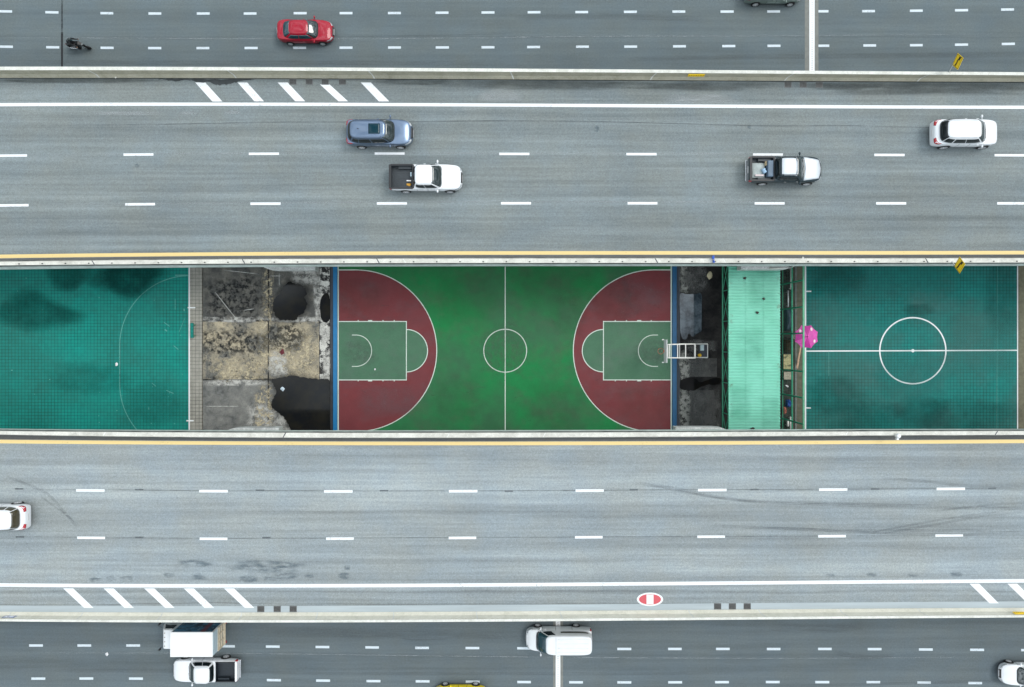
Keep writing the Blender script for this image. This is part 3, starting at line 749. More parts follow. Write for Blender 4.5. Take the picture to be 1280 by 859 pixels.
# blue kerbs at the two ends of the court
def kerb(px0, px1, label, name='painted_kerb', mat=M_BLUE, h=.14, cat='kerb'):
    r = MB().box(gx(px0, h), gx(px1, h), YS, YN, -.1, h).build(name, mat, None, bevel=.015); tag(r, label, cat); return r
kerb(416.2, 421.3, 'bright blue painted kerb at the left end of the basketball court')
kerb(840.6, 846.0, 'deep blue painted kerb at the right end of the basketball court, under the hoop', mat=simple('deep_blue_paint', (.003, .09, .21), .5, var=.12, scale=2.5))
rect('drain_channel_left', 412.8, 416.0, M_DGREY, -.03, th=.08); rect('drain_channel_right', 846.1, 850.3, M_DGREY, -.03, th=.08)

# left yard
yard = rect('concrete_yard', 253.2, 412.8, M_BLACK, -.04, th=.06)
def slab(px0, px1, py0, py1, mat, z=.0, name='slab'):
    m = MB().box(gx(px0), gx(px1), gy(py1), gy(py0), -.035, z); return m.build(name, mat, yard, bevel=.006)
slab(253.5, 334.5, 250, 400.6, M_YDARK); slab(336.2, 398.8, 250, 400.6, M_YDARK, .004)
slab(253.5, 334.5, 402, 474.3, M_YCREAM, .002); slab(336.2, 398.8, 402, 474.3, M_YCREAM, -.002)
slab(253.5, 334.5, 475.6, 640, M_YGREY, .003); slab(336.2, 398.8, 475.6, 640, M_YGREY, 0)
slab(399.6, 412.0, 250, 640, M_YEDGE, .006); slab(253.5, 412, 180, 249, M_YDARK); slab(253.5, 412, 641, 725, M_YDARK)
S_CREAM = stain('cream_efflorescence', (.52, .45, .31), .53, .06, 2.6, None, .95)
S_PALE = stain('pale_limestain', (.55, .54, .50), .48, .1, 1.8, None, .9)
S_MOLD = stain('dark_mould', (.03, .032, .032), .52, .07, 2.6, None, .85)
z_ = .012
for q, mt in [((253,396,335,403), S_PALE), ((328,335,342,402), S_CREAM), ((336,396,399,403), S_PALE), ((258,470,335,477), S_MOLD), ((340,412,398,470), S_CREAM), ((262,448,334,476), S_CREAM), ((320,402,338,470), S_CREAM),
              ((392,336,402,402), S_PALE), ((244,412,335,444), S_MOLD), ((336,404,380,440), S_MOLD), ((310,505,345,538), S_PALE), ((256,345,330,398), S_MOLD),
              ((362,336,398,356), S_PALE), ((345,500,376,545), S_PALE), ((318,484,342,545), S_CREAM), ((336,440,360,470), S_PALE), ((256,474,330,483), S_PALE), ((400,400,412,430), S_PALE), ((403,435,413,475), S_PALE)]:
    patch('yard_stain', *q, z_, mt, yard); z_ += .0007
S_SCR = stain('white_scratch', (.62, .62, .58), .35, .2, 4.0, None, .8)
for pts in [([(268,364),(282,382),(298,402)]), ([(280,338),(300,340),(325,343)]), ([(305,388),(318,386)]), ([(336,345),(352,345)]), ([(349,341),(349,358)]), ([(254,508),(280,508),(300,508)])]:
    ribbon('scratch', pts, .07, z_, S_SCR, yard, 8); z_ += .0005
pud1 = blob('puddle', [(361,352.5),(370,356),(378,357),(383,366),(381,372),(384,381),(380,391),(373,396),(370,400),(360,400.5),(350,400),(344,394),(341,384),(343,375),(350,367),(355,358)], .032, M_PUD, None, .06, 6, 5)
tag(pud1, kind='structure')
pud2 = blob('puddle', [(340,474.5),(352,472),(368,470),(385,473),(400,474),(411.5,476),(412.5,500),(413,540),(413,560),(372,560),(364,538),(356,524),(345,514),(339,508),(341,500),(345,490),(342,482)], .034, M_PUD, None, .05, 7, 8)
tag(pud2, kind='structure')
pud3 = blob('puddle', [(403,370),(411,368),(412.5,385),(412,400),(405,403),(401,396),(400,382)], .036, M_PUD, None, .02, 4, 9); tag(pud3, kind='structure')
# things on the concrete strip
S_MARG = stain('damp_margin', (.03, .03, .028), .36, .2, 1.6, None, .75)
for k, (pts, gr) in enumerate((([(361,352.5),(378,357),(383,366),(384,381),(373,396),(360,400.5),(350,400),(344,394),(341,384),(343,375),(350,367)], 1.35), ([(340,474.5),(352,472),(368,470),(385,473),(400,474),(411.5,476),(412.5,500),(413,540),(413,560),(372,560),(356,524),(345,514),(339,508),(341,500),(345,490),(342,482)], 1.22))):
    soft_blob('damp_margin', pts, .026+.001*k, S_MARG, yard, .06, 20+k, gr)
r = empty('bench', (gx(243.6), gy(413.3), .12)); tag(r, 'narrow teal-painted bench on the pale concrete strip beside the left pitch', 'bench')
MB().box(-.13, .13, -.62, .62, .36, .41).build('seat', MATS['court_teal_left'], r, bevel=.01)
for y in (-.45, .45): MB().box(-.10, .10, y-.04, y+.04, 0, .36).build('leg', M_STEELG, r)
xl = MB()
lineq(xl, 237.4, 180, 237.4, 700, .10, .128)
xl.build('edge_line', M_LINEW, strip_l)
m = MB(); lineq(m, 235.5, 384.8, 245, 384.8, .10, .13); lineq(m, 234, 525.8, 243, 525.8, .10, .13); m.build('corner_marks', M_LINEW, strip_l)
# left pitch marks
m = MB(); arcline(m, 237, 432, 87.3, 90, 180, .07, .006); lineq(m, 149.7, 432, 149.7, 480, .07, .007); arcline(m, 237, 480, 87.3, 180, 270, .07, .006)
m.build('penalty_line', M_LINEF, pitch_l)
m = MB(); lineq(m, 219, 344.2, 237, 344.0, .09, .009); lineq(m, 208, 488, 217, 492, .06, .008); lineq(m, 190, 479, 195, 483, .05, .008); lineq(m, 205, 403, 212, 408, .05, .008); lineq(m, 217, 432, 223, 437, .05, .008); lineq(m, 219, 374, 219, 387, .04, .008); lineq(m, 230, 386, 230.5, 389, .10, .008)
lineq(m, 206, 412, 209, 414, .1, .008); lineq(m, 224, 415, 231, 398, .03, .008); lineq(m, 186, 509, 186, 512, .06, .008); lineq(m, 14, 462.8, 16, 463, .08, .008)
for k in range(22):
    a, b = random.uniform(2, 232), random.uniform(345, 532); lineq(m, a, b, a+random.uniform(.5, 1.4), b+random.uniform(-.5, .5), .06, .0085+.0001*k)
m.build('paint_scratches', M_LINEF, pitch_l)
S_WETT = stain('damp_patch_teal', (.001, .085, .075), .48, .3, .5, None, .30, .9)
z_ = .010
S_DAMPT = stain('damp_teal', (.001, .065, .055), .40, .3, .5, None, .62, .9)
def damp(pts, parent, a, b, seed):
    global z_
    soft_blob('damp_patch', pts, z_, S_DAMPT, parent, .03, seed, 1.08); z_ += .0008
damp([(-14,396),(2,378),(18,364),(36,358),(52,364),(66,374),(84,382),(108,392),(104,402),(82,408),(60,414),(36,415),(10,408)], pitch_l, 0, 0, 1)
damp([(110,335),(104,352),(122,362),(150,368),(176,372),(192,362),(206,348),(214,338),(180,328),(140,326)], pitch_l, 0, 0, 5)
damp([(132,322),(128,345),(137,360),(148,372),(165,376),(182,364),(192,350),(204,342),(205,322)], pitch_l, 0, 0, 3)
damp([(58,322),(60,350),(72,363),(92,364),(106,352),(116,340),(112,322)], pitch_l, 0, 0, 2)
patch('damp_patch', 60, 455, 160, 492, z_, S_WETT, pitch_l); z_ += .001
patch('damp_patch', 155, 480, 230, 530, z_, S_WETT, pitch_l); z_ += .001
# right pitch lines
m = MB(); lineq(m, 1006.8, 180, 1006.8, 700, .12, .010); lineq(m, 1007.5, 439, 1271.5, 438, .10, .006); arcline(m, 1141, 438.5, 41.3, 0, 360, .11, .008, 72)
lineq(m, 1272, 180, 1272, 700, .10, .010); lineq(m, 1007, 364.3, 1014, 364.3, .10, .012); lineq(m, 1007, 510, 1013.5, 510, .10, .012)
disc(m, gx(1141), gy(438.5), .14, .14, .016, 12); m.build('pitch_lines', M_LINEW, pitch_r)
m = MB(); lineq(m, 1246.5, 330, 1246, 545, .03, .006); lineq(m, 1036, 439, 1036, 470, .03, .006); m.build('faded_lines', M_LINEF, pitch_r)
S_WT2 = stain('damp_patch_dark', (.002, .05, .047), .48, .3, .5, None, .36, .9)
for q in [(1040,500,1140,545),(1010,470,1080,520),(1120,498,1180,536),(1130,380,1165,396),(1010,325,1080,370),(1150,500,1272,545),(1230,330,1275,420)]:
    patch('damp_patch', *q, z_, S_WT2, pitch_r); z_ += .001
S_DU2 = stain('dusty_patch', (.05, .22, .20), .45, .3, .5, None, .4, .8)
for q in [(1060,345,1130,378),(1180,390,1272,470),(1100,440,1180,500)]:
    patch('dusty_patch', *q, z_, S_DU2, pitch_r); z_ += .001

# right yard, dark and wet
ryard = rect('wet_yard', 850.3, 976, M_RYARD, -.01, th=.08)
def rs(px0, px1, py0, py1, mat, z):
    MB().box(gx(px0), gx(px1), gy(py1), gy(py0), -.01, z).build('slab', mat, ryard)
rs(863, 893, 488, 560, M_RSLAB, .008); rs(862.6, 896, 448, 471, M_RSLAB, .012)
S_RP = stain('pale_crust', (.34, .34, .31), .46, .08, 2.2, None, .9)
S_RG = stain('grey_film', (.13, .13, .125), .42, .15, 1.2, None, .8)
z_ = .020
for q, mt in [((849,440,863,476), S_RP), ((849,484,864,550), S_RP), ((850,330,864,366), S_RP), ((856,330,885,366), S_RG), ((888,490,902,540), S_RG), ((852,425,895,440), S_RG), ((858,440,880,470), S_RG), ((862,484,895,560), S_RG), ((849,448,862,472), S_RP)]:
    patch('yard_stain', *q, z_, mt, ryard); z_ += .001
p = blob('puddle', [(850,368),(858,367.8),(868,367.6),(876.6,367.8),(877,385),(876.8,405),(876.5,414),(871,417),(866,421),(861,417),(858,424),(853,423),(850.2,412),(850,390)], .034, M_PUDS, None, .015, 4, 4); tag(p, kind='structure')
p = blob('puddle', [(850,480),(853,474.5),(862,472),(870,474),(876,478),(888,474),(898,472),(902,476),(896,481),(884,481),(876,484),(868,488),(858,488),(851,486)], .036, water('puddle_black', (.006, .006, .007), .05, 1.3), None, .03, 4, 6); tag(p, kind='structure')

# strip between the fence and the right pitch
pave = rect('paved_strip', 976, 1006.0, M_PAVE, .0, th=.08)
z_ = .006
m = MB().box(gx(993.2), gx(995.4), YS, YN, -.01, .10).build('kerb', simple('grey_kerb', (.17, .18, .17), .9, var=.3), pave)
for q, mt in [((976,333,992,372), S_MOLD), ((976,372,992,440), S_MOLD), ((976,470,992,540), S_MOLD)]:
    patch('yard_stain', *q, z_, mt, pave); z_ += .001
M_UND = simple('shaded_soil', (.035, .035, .03), .9, var=.4, scale=3)  # shade on this side of the strip is put into the dark colour
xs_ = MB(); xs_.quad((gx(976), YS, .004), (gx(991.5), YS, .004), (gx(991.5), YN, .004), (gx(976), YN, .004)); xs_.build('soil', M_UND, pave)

# ------------------------------------------------------------------ shed with mint roof
XR0, XR1, ZR = 16.50, 20.42, 5.0
shed = empty('roofed_shelter', ((XR0+XR1)/2, 0, 0)); tag(shed, 'long shelter with a mint green ribbed metal roof and green lattice girder', 'shelter')
hw = (XR1-XR0)/2
v = []; f = []; yv = []
y = -13.0; per = .222
while y < 13.0:
    for (dy, dz) in ((0, 0), (.150, 0), (.160, .07), (.205, .07)): yv.append((y+dy, dz))
    y += per
for (yy, dz) in yv: v += [(-hw, yy, ZR+dz), (hw, yy, ZR+dz-.0)]
n = len(yv); f = [(2*i, 2*i+1, 2*i+3, 2*i+2) for i in range(n-1)]
o = mesh_obj('roof', v, f, M_ROOF, shed)
md = o.modifiers.new('s', 'SOLIDIFY'); md.thickness = .02; md.offset = -1
S_ROOF = stain('roof_grime', (.07, .30, .21), .50, .2, .9, (.5, 1.2, 1), .28); S_RUST = stain('roof_rust', (.22, .16, .09), .60, .06, 2.0, None, .35)
for k, (a, b, c_, d_, mt) in enumerate([(-hw, -6, -.2, -3, S_ROOF), (-.6, 2.6, 1.9, 6, S_ROOF), (-1.6, -1.5, .8, 1.2, S_ROOF), (.4, -6.5, 1.9, -4, S_ROOF), (-hw+.02, -6, -hw+.35, 6, S_RUST), (hw-.3, -6, hw-.02, 6, S_RUST), (-1.3, 4.2, -.7, 5.0, S_RUST)]):
    n = 5; v = []; uv = []
    for i in range(n+1):
        for j in range(n+1): v.append((a+(c_-a)*i/n, b+(d_-b)*j/n, ZR+.076+.001*k)); uv.append((i/n, j/n))
    mesh_obj('roof_stain', v, [(i*(n+1)+j, i*(n+1)+j+1, (i+1)*(n+1)+j+1, (i+1)*(n+1)+j) for i in range(n) for j in range(n)], mt, shed, uvs=uv)
for xx in (-hw*.33, hw*.36): MB().box(xx-.012, xx+.012, -13, 13, ZR+.050, ZR+.064).build('sheet_lap', MATS['mint_metal_roof'], shed)
MB().box(-hw-.02, -hw+.04, -13, 13, ZR-.16, ZR-.03).build('fascia', M_STEELG, shed)
m = MB()
m.tube([(-hw+.06, -13, ZR-.18), (-hw+.06, 13, ZR-.18)], .05, 6); m.tube([(-hw+.06, -13, 3.35), (-hw+.06, 13, 3.35)], .06, 6)
ys_ = [gy(363, 3.4)+2.37*k for k in range(-7, 6)]
ys_ = [gy(440, 3.35)+2.385*k for k in range(-5, 6)]
for i, yy in enumerate(ys_):
    m.tube([(-hw+.06, yy, 3.35), (-hw+.06, yy, ZR-.18)], .035, 6)
    if i < len(ys_)-1:
        y2 = ys_[i+1]; ym = (yy+y2)/2
        m.tube([(-hw+.06, yy, 3.35), (-hw+.08, y2, ZR-.18)], .028, 6); m.tube([(-hw+.06, y2, 3.35), (-hw+.04, yy, ZR-.18)], .028, 6)
m.build('lattice_girder', M_STEELG, shed)
for yy in (-11.5, -7.6, 8.0, 11.5):
    for xx in (-hw+.06, hw-.3): MB().box(xx-.06, xx+.06, yy-.06, yy+.06, 0, ZR-.2).build('post', M_STEELG, shed)
for k in range(12): MB().box(-hw+.02, hw-.02, -12+k*2.18-.04, -12+k*2.18+.04, ZR-.13, ZR-.05).build('rafter', M_STEELG, shed)
def leaf(px, py, rz, lab, sc=1.0):
    v = []; n = 9
    for i in range(n):
        t = i/(n-1); w = .10*math.sin(PI*t)*(1-.25*t)+.004
        for s in (-1, 0, 1): v.append(((t-.5)*.36*sc, s*w*sc, .02+.05*abs(s)*math.sin(PI*t)*sc+.02*math.sin(5*t)))
    f = [(3*i+k, 3*i+k+1, 3*i+k+4, 3*i+k+3) for i in range(n-1) for k in (0, 1)]
    o = mesh_obj('dead_leaf', v, f, M_UND); o.location = (gx(px, ZR), gy(py, ZR), ZR+.04); o.rotation_euler = (0, 0, rz)
    o.modifiers.new('s', 'SOLIDIFY').thickness = .006
    tag(o, lab, 'leaf', 'dark leaves on the mint roof')
leaf(930.8, 348, .1, 'dark curled leaf near the top end of the mint green roof')
leaf(954.6, 373.7, -.05, 'dark curled leaf near the right side of the mint green roof', .95)
leaf(946.5, 391.3, -.5, 'lowest of the three dark curled leaves on the upper half of the mint roof')
leaf(940.5, 535.5, .05, 'dark curled leaf at the bottom end of the mint green roof')

# ------------------------------------------------------------------ tall green fence
XF = 22.50; ZF = 4.3
fence = empty('tall_fence', (XF, 0, 0)); tag(fence, 'tall green steel and wire fence between the mint roof and the right pitch', 'fence')
m = MB().tube([(0, -14, ZF), (0, 14, ZF)], .075, 8); m.build('top_rail', M_STEELGL, fence)
m = MB().tube([(0, -14, 2.15), (0, 14, 2.15)], .06, 8); m.build('middle_rail', M_FENCE, fence)
m = MB().tube([(0, -14, .25), (0, 14, .25)], .04, 8); m.build('bottom_rail', M_STEELG, fence)
for py in (325-31, 356, 387, 417.5, 462, 492.5, 523, 554):
    yy = gy(py)*1.0
    MB().tube([(0, yy, 0), (0, yy, ZF)], .065, 8).build('post', M_FENCE, fence)
m = MB()
for k in range(0, 64):
    yy = -9.6+k*.3; m.box(-.004, .004, yy-.004, yy+.004, .25, ZF)
for k in range(1, 13):
    zz = .25+k*.33; m.box(-.004, .004, -12, 12, zz-.004, zz+.004)
m.build('wire_mesh', M_WIRE, fence)

# things standing behind the fence
def thingbox(name, label, cat): pass
M_BOARD = mold_concrete('weathered_board', (.42, .38, .20), (.10, .10, .06), .46, .05, 3.5)
M_BOARD2 = simple('beige_board', (.38, .34, .26), .8, var=.3, scale=6)
def table(px0, px1, py0, py1, h, mat, label):
    cx, cy = (px0+px1)/2, (py0+py1)/2
    r = empty('table', (gx(cx, h), gy(cy, h), 0)); tag(r, label, 'table'); a = (px1-px0)/2*(H-h)/F; b = (py1-py0)/2*(H-h)/F
    MB().box(-a, a, -b, b, h-.04, h).build('table_top', mat, r, bevel=.01)
    for sx in (-1, 1):
        for sy in (-1, 1): MB().box(sx*(a-.05)-.025, sx*(a-.05)+.025, sy*(b-.06)-.025, sy*(b-.06)+.025, 0, h-.04).build('leg', M_STEELG, r)
table(979.5, 988.5, 443, 461.5, .7, M_BOARD, 'weathered yellowish table behind the green fence, below the pink parasol')
table(980, 989, 465, 474.5, .6, M_BOARD2, 'small beige table behind the green fence')
def cover(name, label, cat, px0, px1, py0, py1, h, mat, seed):
    """cloth-like cover draped over something: crumpled hull"""
    rnd = random.Random(seed); cx, cy = (px0+px1)/2, (py0+py1)/2; a = (px1-px0)/2*H/F; b = (py1-py0)/2*H/F
    n = 14; mm = 14; v = []
    for i in range(n+1):
        for j in range(mm+1):
            u, w = i/n*2-1, j/mm*2-1; e = (1-abs(u)**5)*(1-abs(w)**5)
            v.append((u*a, w*b, h*e**.5*(1+.18*math.sin(3*u+seed)*math.cos(4*w))+rnd.uniform(-.03, .03)*e))
    f = [(i*(mm+1)+j, (i+1)*(mm+1)+j, (i+1)*(mm+1)+j+1, i*(mm+1)+j+1) for i in range(n) for j in range(mm)]
    o = mesh_obj(name, v, f, mat, None, True); o.location = (gx(cx), gy(cy), .005); tag(o, label, cat); return o
cover('tarpaulin', 'dark slate blue tarpaulin heap behind the green fence, above the pink parasol', 'tarpaulin', 980.5, 990, 386, 414, .55, simple('slate_tarp', (.035, .06, .085), .55, var=.3, scale=3), 2)
cover('sack', 'bright blue sack behind the lower part of the green fence', 'sack', 981.8, 987, 499.5, 509, .45, simple('blue_sack', (.01, .06, .30), .6, var=.2), 5)
cover('cloth', 'salmon pink cloth bundle beside the blue sack', 'cloth', 978.4, 981.8, 508.5, 517.5, .3, simple('salmon_cloth', (.50, .15, .11), .8, var=.2), 7)
cover('sack', 'dark brown sack heap near the pink parasol pole, left of the fence middle', 'sack', 979.5, 990, 425, 441, .5, simple('brown_sack', (.06, .04, .02), .9, var=.5, scale=5), 11)
def pole(px, py0, py1, r, mat, label, z=.4, name='pipe'):
    m = MB().tube([(0, -(py1-py0)/2*(H-z)/F, 0), (0, (py1-py0)/2*(H-z)/F, 0)], r, 8)
    m.tube([(0, -(py1-py0)/2*(H-z)/F+.1, -z), (0, -(py1-py0)/2*(H-z)/F+.1, 0)], r*.7, 6); m.tube([(0, (py1-py0)/2*(H-z)/F-.1, -z), (0, (py1-py0)/2*(H-z)/F-.1, 0)], r*.7, 6)
    o = m.build(name, mat, None, True); o.location = (gx(px, z), gy((py0+py1)/2, z), z+.003); tag(o, label, 'pipe', None); return o
pole(988.7, 334, 362, .06, M_RACK, 'white pipe rail behind the fence, highest in the picture')
pole(985.2, 363.5, 384, .05, M_GALV, 'grey pipe rail behind the fence just above the slate tarpaulin')
pole(988.2, 521, 541, .06, M_RACK, 'long white pipe rail behind the bottom of the fence')
pole(984.8, 525.5, 533, .09, M_RACK, 'short thick white pipe left of the long white pipe rail')
for (px, py, lb) in ((982.8, 482.5, 'white plastic bottle lying right below the small beige table'), (978.8, 472, 'white plastic bottle lying beside the left edge of the small beige table')):
    m = MB().lathe([(.02, -.16), (.07, -.14), (.075, .04), (.03, .10), (.022, .14)], 12, 'y'); o = m.build('bottle', M_SIGNW, None, True)
    o.location = (gx(px), gy(py), .08); o.rotation_euler = (0, 0, 1.1); tag(o, lb, 'bottle')
# peach coloured plank leaning at the fence
m = MB().add([(0, -1.35, .05), (.16, -1.35, .05), (.10, 1.3, 1.2), (.02, 1.3, 1.2), (0, -1.35, .01), (.16, -1.35, .01), (.10, 1.3, 1.16), (.02, 1.3, 1.16)], [(0,1,2,3), (7,6,5,4), (0,4,5,1), (1,5,6,2), (2,6,7,3), (3,7,4,0)])
o = m.build('plank', simple('peach_plank', (.66, .42, .28), .7, var=.15)); o.location = (gx(996.7, .3), gy(440.5, .3), 0); tag(o, 'long narrow peach coloured plank under the edge of the pink parasol', 'plank')

# parasol
M_PINK = None
def pinkmat():
    m, nt, b = newmat('magenta_fabric')
    b.inputs['Roughness'].default_value = .6
    nt.links.new(scalec(nt, (.62, .07, .38), remap(nt, noise(nt, 4, 3, .6, obj=True), .3, .7, .8, 1.15)), b.inputs['Base Color']); return m
M_PINK = pinkmat(); M_PINKD = simple('magenta_fabric_shaded', (.42, .015, .24), .6, var=.2, scale=4); M_PINK2 = simple('pale_pink_fabric', (.80, .58, .66), .6, var=.1)  # darker panels put the canopy's facet shading into the fabric colour
zu = 2.15; par_ = empty('parasol', (gx(1007.8, zu), gy(421, zu), 0)); tag(par_, 'magenta pink eight-sided parasol with pale tips beside the green fence', 'parasol')
R_ = 1.0
for k in range(8):
    a0 = PI/8+k*PI/4; a1 = a0+PI/4; v = []; n = 6
    for i in range(n+1):
        t = i/n; r = R_*t; z = zu+.24-.24*t**1.35
        for j in range(5):
            u = j/4; p0 = Vector((math.cos(a0), math.sin(a0), 0)); p1 = Vector((math.cos(a1), math.sin(a1), 0))
            p = p0.lerp(p1, u)*r*(1-.07*t*t*math.sin(PI*u)); v.append((p.x, p.y, z+.03*t*math.sin(PI*u)))
    f = [(i*5+j, i*5+j+1, i*5+j+6, i*5+j+5) for i in range(n) for j in range(4)]
    o = mesh_obj('canopy_panel', v, f, M_PINKD if k in (1, 3, 5) else M_PINK, par_, False)
    if k in (0, 2, 6):
        am = (a0+a1)/2 + (0.25 if k != 2 else 0.1)
        v = []
        for i in range(9):
            tt = 2*PI*i/9; rr = .70; q = Vector((math.cos(am)*rr+.10*math.cos(tt), math.sin(am)*rr+.14*math.sin(tt), 0))
            t = q.length/R_; v.append((q.x, q.y, zu+.24-.24*t**1.35+.045))
        mesh_obj('pale_patch', v, [tuple(range(9))], M_PINK2, par_)
MB().lathe([(.04, zu+.23), (.05, zu+.27), (.02, zu+.34)], 10).build('finial', simple('plum', (.25, .02, .16), .5), par_)
MB().tube([(0, 0, .05), (0, 0, zu+.23)], .02, 8).build('pole', M_GALV, par_, True)
MB().lathe([(.22, 0), (.22, .06), (.05, .09)], 20).build('base', M_STRIP, par_)
m = MB()
for k in range(8):
    a0 = PI/8+k*PI/4; m.tube([(0, 0, zu+.20), (math.cos(a0)*R_*.5, math.sin(a0)*R_*.5, zu+.12), (math.cos(a0)*R_*.98, math.sin(a0)*R_*.98, zu-.02)], .008, 5)
m.build('ribs', M_GALV, par_)

# ------------------------------------------------------------------ basketball hoop stand
hs = empty('basketball_stand', (gx(866, .3), CY, 0)); tag(hs, 'white portable basketball stand with backboard and ring, reaching over the blue kerb', 'basketball hoop')
X0 = gx(866, .3)
def lx(px, z): return gx(px, z)-X0
zb_ = 3.2
HWY = .56
m = MB()
for s in (-1, 1):
    m.tube([(lx(884.5, .25), s*HWY, .25), (lx(849, .25), s*HWY, .25)], .055, 6)
for px in (884.5, 868, 849.5): m.tube([(lx(px, .25), -HWY, .25), (lx(px, .25), HWY, .25)], .04, 6)
m.build('base_frame', M_RACK, hs)
m = MB()
for s in (-1, 1):
    m.tube([(lx(871, .3), s*HWY, .3), (lx(856, 2.0), s*HWY, 1.9), (lx(835.5, zb_), s*HWY*.93, zb_)], .05, 6)
    m.tube([(lx(871, .3), s*HWY, .3), (lx(869, 2.4), s*HWY, 2.3), (lx(835.5, 3.6), s*HWY*.93, 3.55)], .045, 6)
for (px, z) in ((869, 2.35), (857, 2.75), (847, 3.1), (837, 3.5)): m.tube([(lx(px, z), -HWY, z), (lx(px, z), HWY, z)], .04, 6)
for (px, z) in ((834.5, 3.2),): m.tube([(lx(px, z), -HWY, z), (lx(px, z), HWY, z)], .06, 6)
m.build('boom', M_RACK, hs)
m = MB().box(lx(831.8, 3.4)-.02, lx(831.8, 3.4)+.02, -.9, .9, 2.9, 3.95); m.build('backboard', M_ACRYL, hs)
m = MB()
for s in (-1, 1): m.box(lx(831.8, 3.4)-.16, lx(831.8, 3.4)-.02, s*.9-.04, s*.9+.04, 2.88, 2.96)
m.build('corner_pads', M_RACK, hs)
m = MB(); c = (lx(831.8, 3.05)-.37, 0, 3.05)
m.tube([(c[0]+.23*math.cos(2*PI*k/20), .23*math.sin(2*PI*k/20), 3.05) for k in range(20)], .014, 6, True)
m.box(c[0]+.22, c[0]+.36, -.09, .09, 3.0, 3.07); m.build('ring', M_ORANGE, hs)
m = MB()
for k in range(12):
    t = 2*PI*k/12; m.tube([(c[0]+.22*math.cos(t), .22*math.sin(t), 3.04), (c[0]+.13*math.cos(t+.3), .13*math.sin(t+.3), 2.6)], .004, 4)
m.build('net', M_NET, hs)
MB().box(lx(883.8, .4), lx(874.5, .4), -.50, .50, .08, .32).build('ballast_tray', M_DGREY, hs)
for sx in (883, 850):
    for s in (-1, 1): MB().lathe([(.08, -.03), (.08, .03)], 12, 'y', (lx(sx, 0), s*.5, .08)).build('castor', M_TYRE, hs)
o = MB().box(-.14, .14, -.24, .24, 0, .22).build('box', simple('pale_blue_box', (.50, .60, .62), .5), None, bevel=.02); o.location = (gx(878, .55), gy(434.8, .55), .33); tag(o, 'pale grey-blue box resting on the base of the basketball stand', 'box')
m = MB().lathe([(.10, 0), (.14, .05), (.15, .2), (.12, .30), (.05, .33)], 16); o = m.build('bag', simple('yellow_bag', (.75, .45, .02), .6), None, True); o.location = (gx(874.7, .5), gy(444.2, .5), .33); tag(o, 'small round yellow bag on the base of the basketball stand', 'bag')
def scrap(px, py, z, col, lab, sc, seed, name='paper_scrap'):
    rnd = random.Random(seed); m = MB(); n = 10; top = [(0, 0, .10*sc)]
    ring = [(math.cos(2*PI*k/n)*sc*rnd.uniform(.10, .2), math.sin(2*PI*k/n)*sc*rnd.uniform(.12, .24), rnd.uniform(0, .05)) for k in range(n)]
    m.add(top+ring, [(0, k+1, (k+1) % n+1) for k in range(n)]+[tuple(range(n, 0, -1))])
    o = m.build(name, simple(name+str(seed), col, .8)); o.location = (gx(px, z), gy(py, z), z); tag(o, lab, 'litter')
scrap(887.5, 344.5, .01, (.62, .55, .36), 'crumpled cream paper lying on the dark wet yard', 1.6, 1)
scrap(353.3, 486.2, .04, (.55, .65, .72), 'pale blue scrap floating in the big puddle in the stained yard', 1.0, 2)
scrap(146, 455.7, .012, (.8, .8, .8), 'small white scrap on the left teal pitch beside the faded curved line', .75, 3)
scrap(353, 440, .02, (.13, .02, .03), 'dark red scrap of cloth on the cream stained slab', 1.3, 4, 'cloth_scrap')
scrap(468.8, 461.8, .02, (.8, .8, .8), 'tiny white scrap in the left key of the basketball court', .45, 5)
scrap(134, 817.5, .01, (.7, .7, .72), 'small white scrap on the bottom road left of the box truck', .8, 6)
scrap(145, 96.2, 7.68, (.7, .68, .6), 'cream scrap at the foot of the weathered barrier', .6, 7)

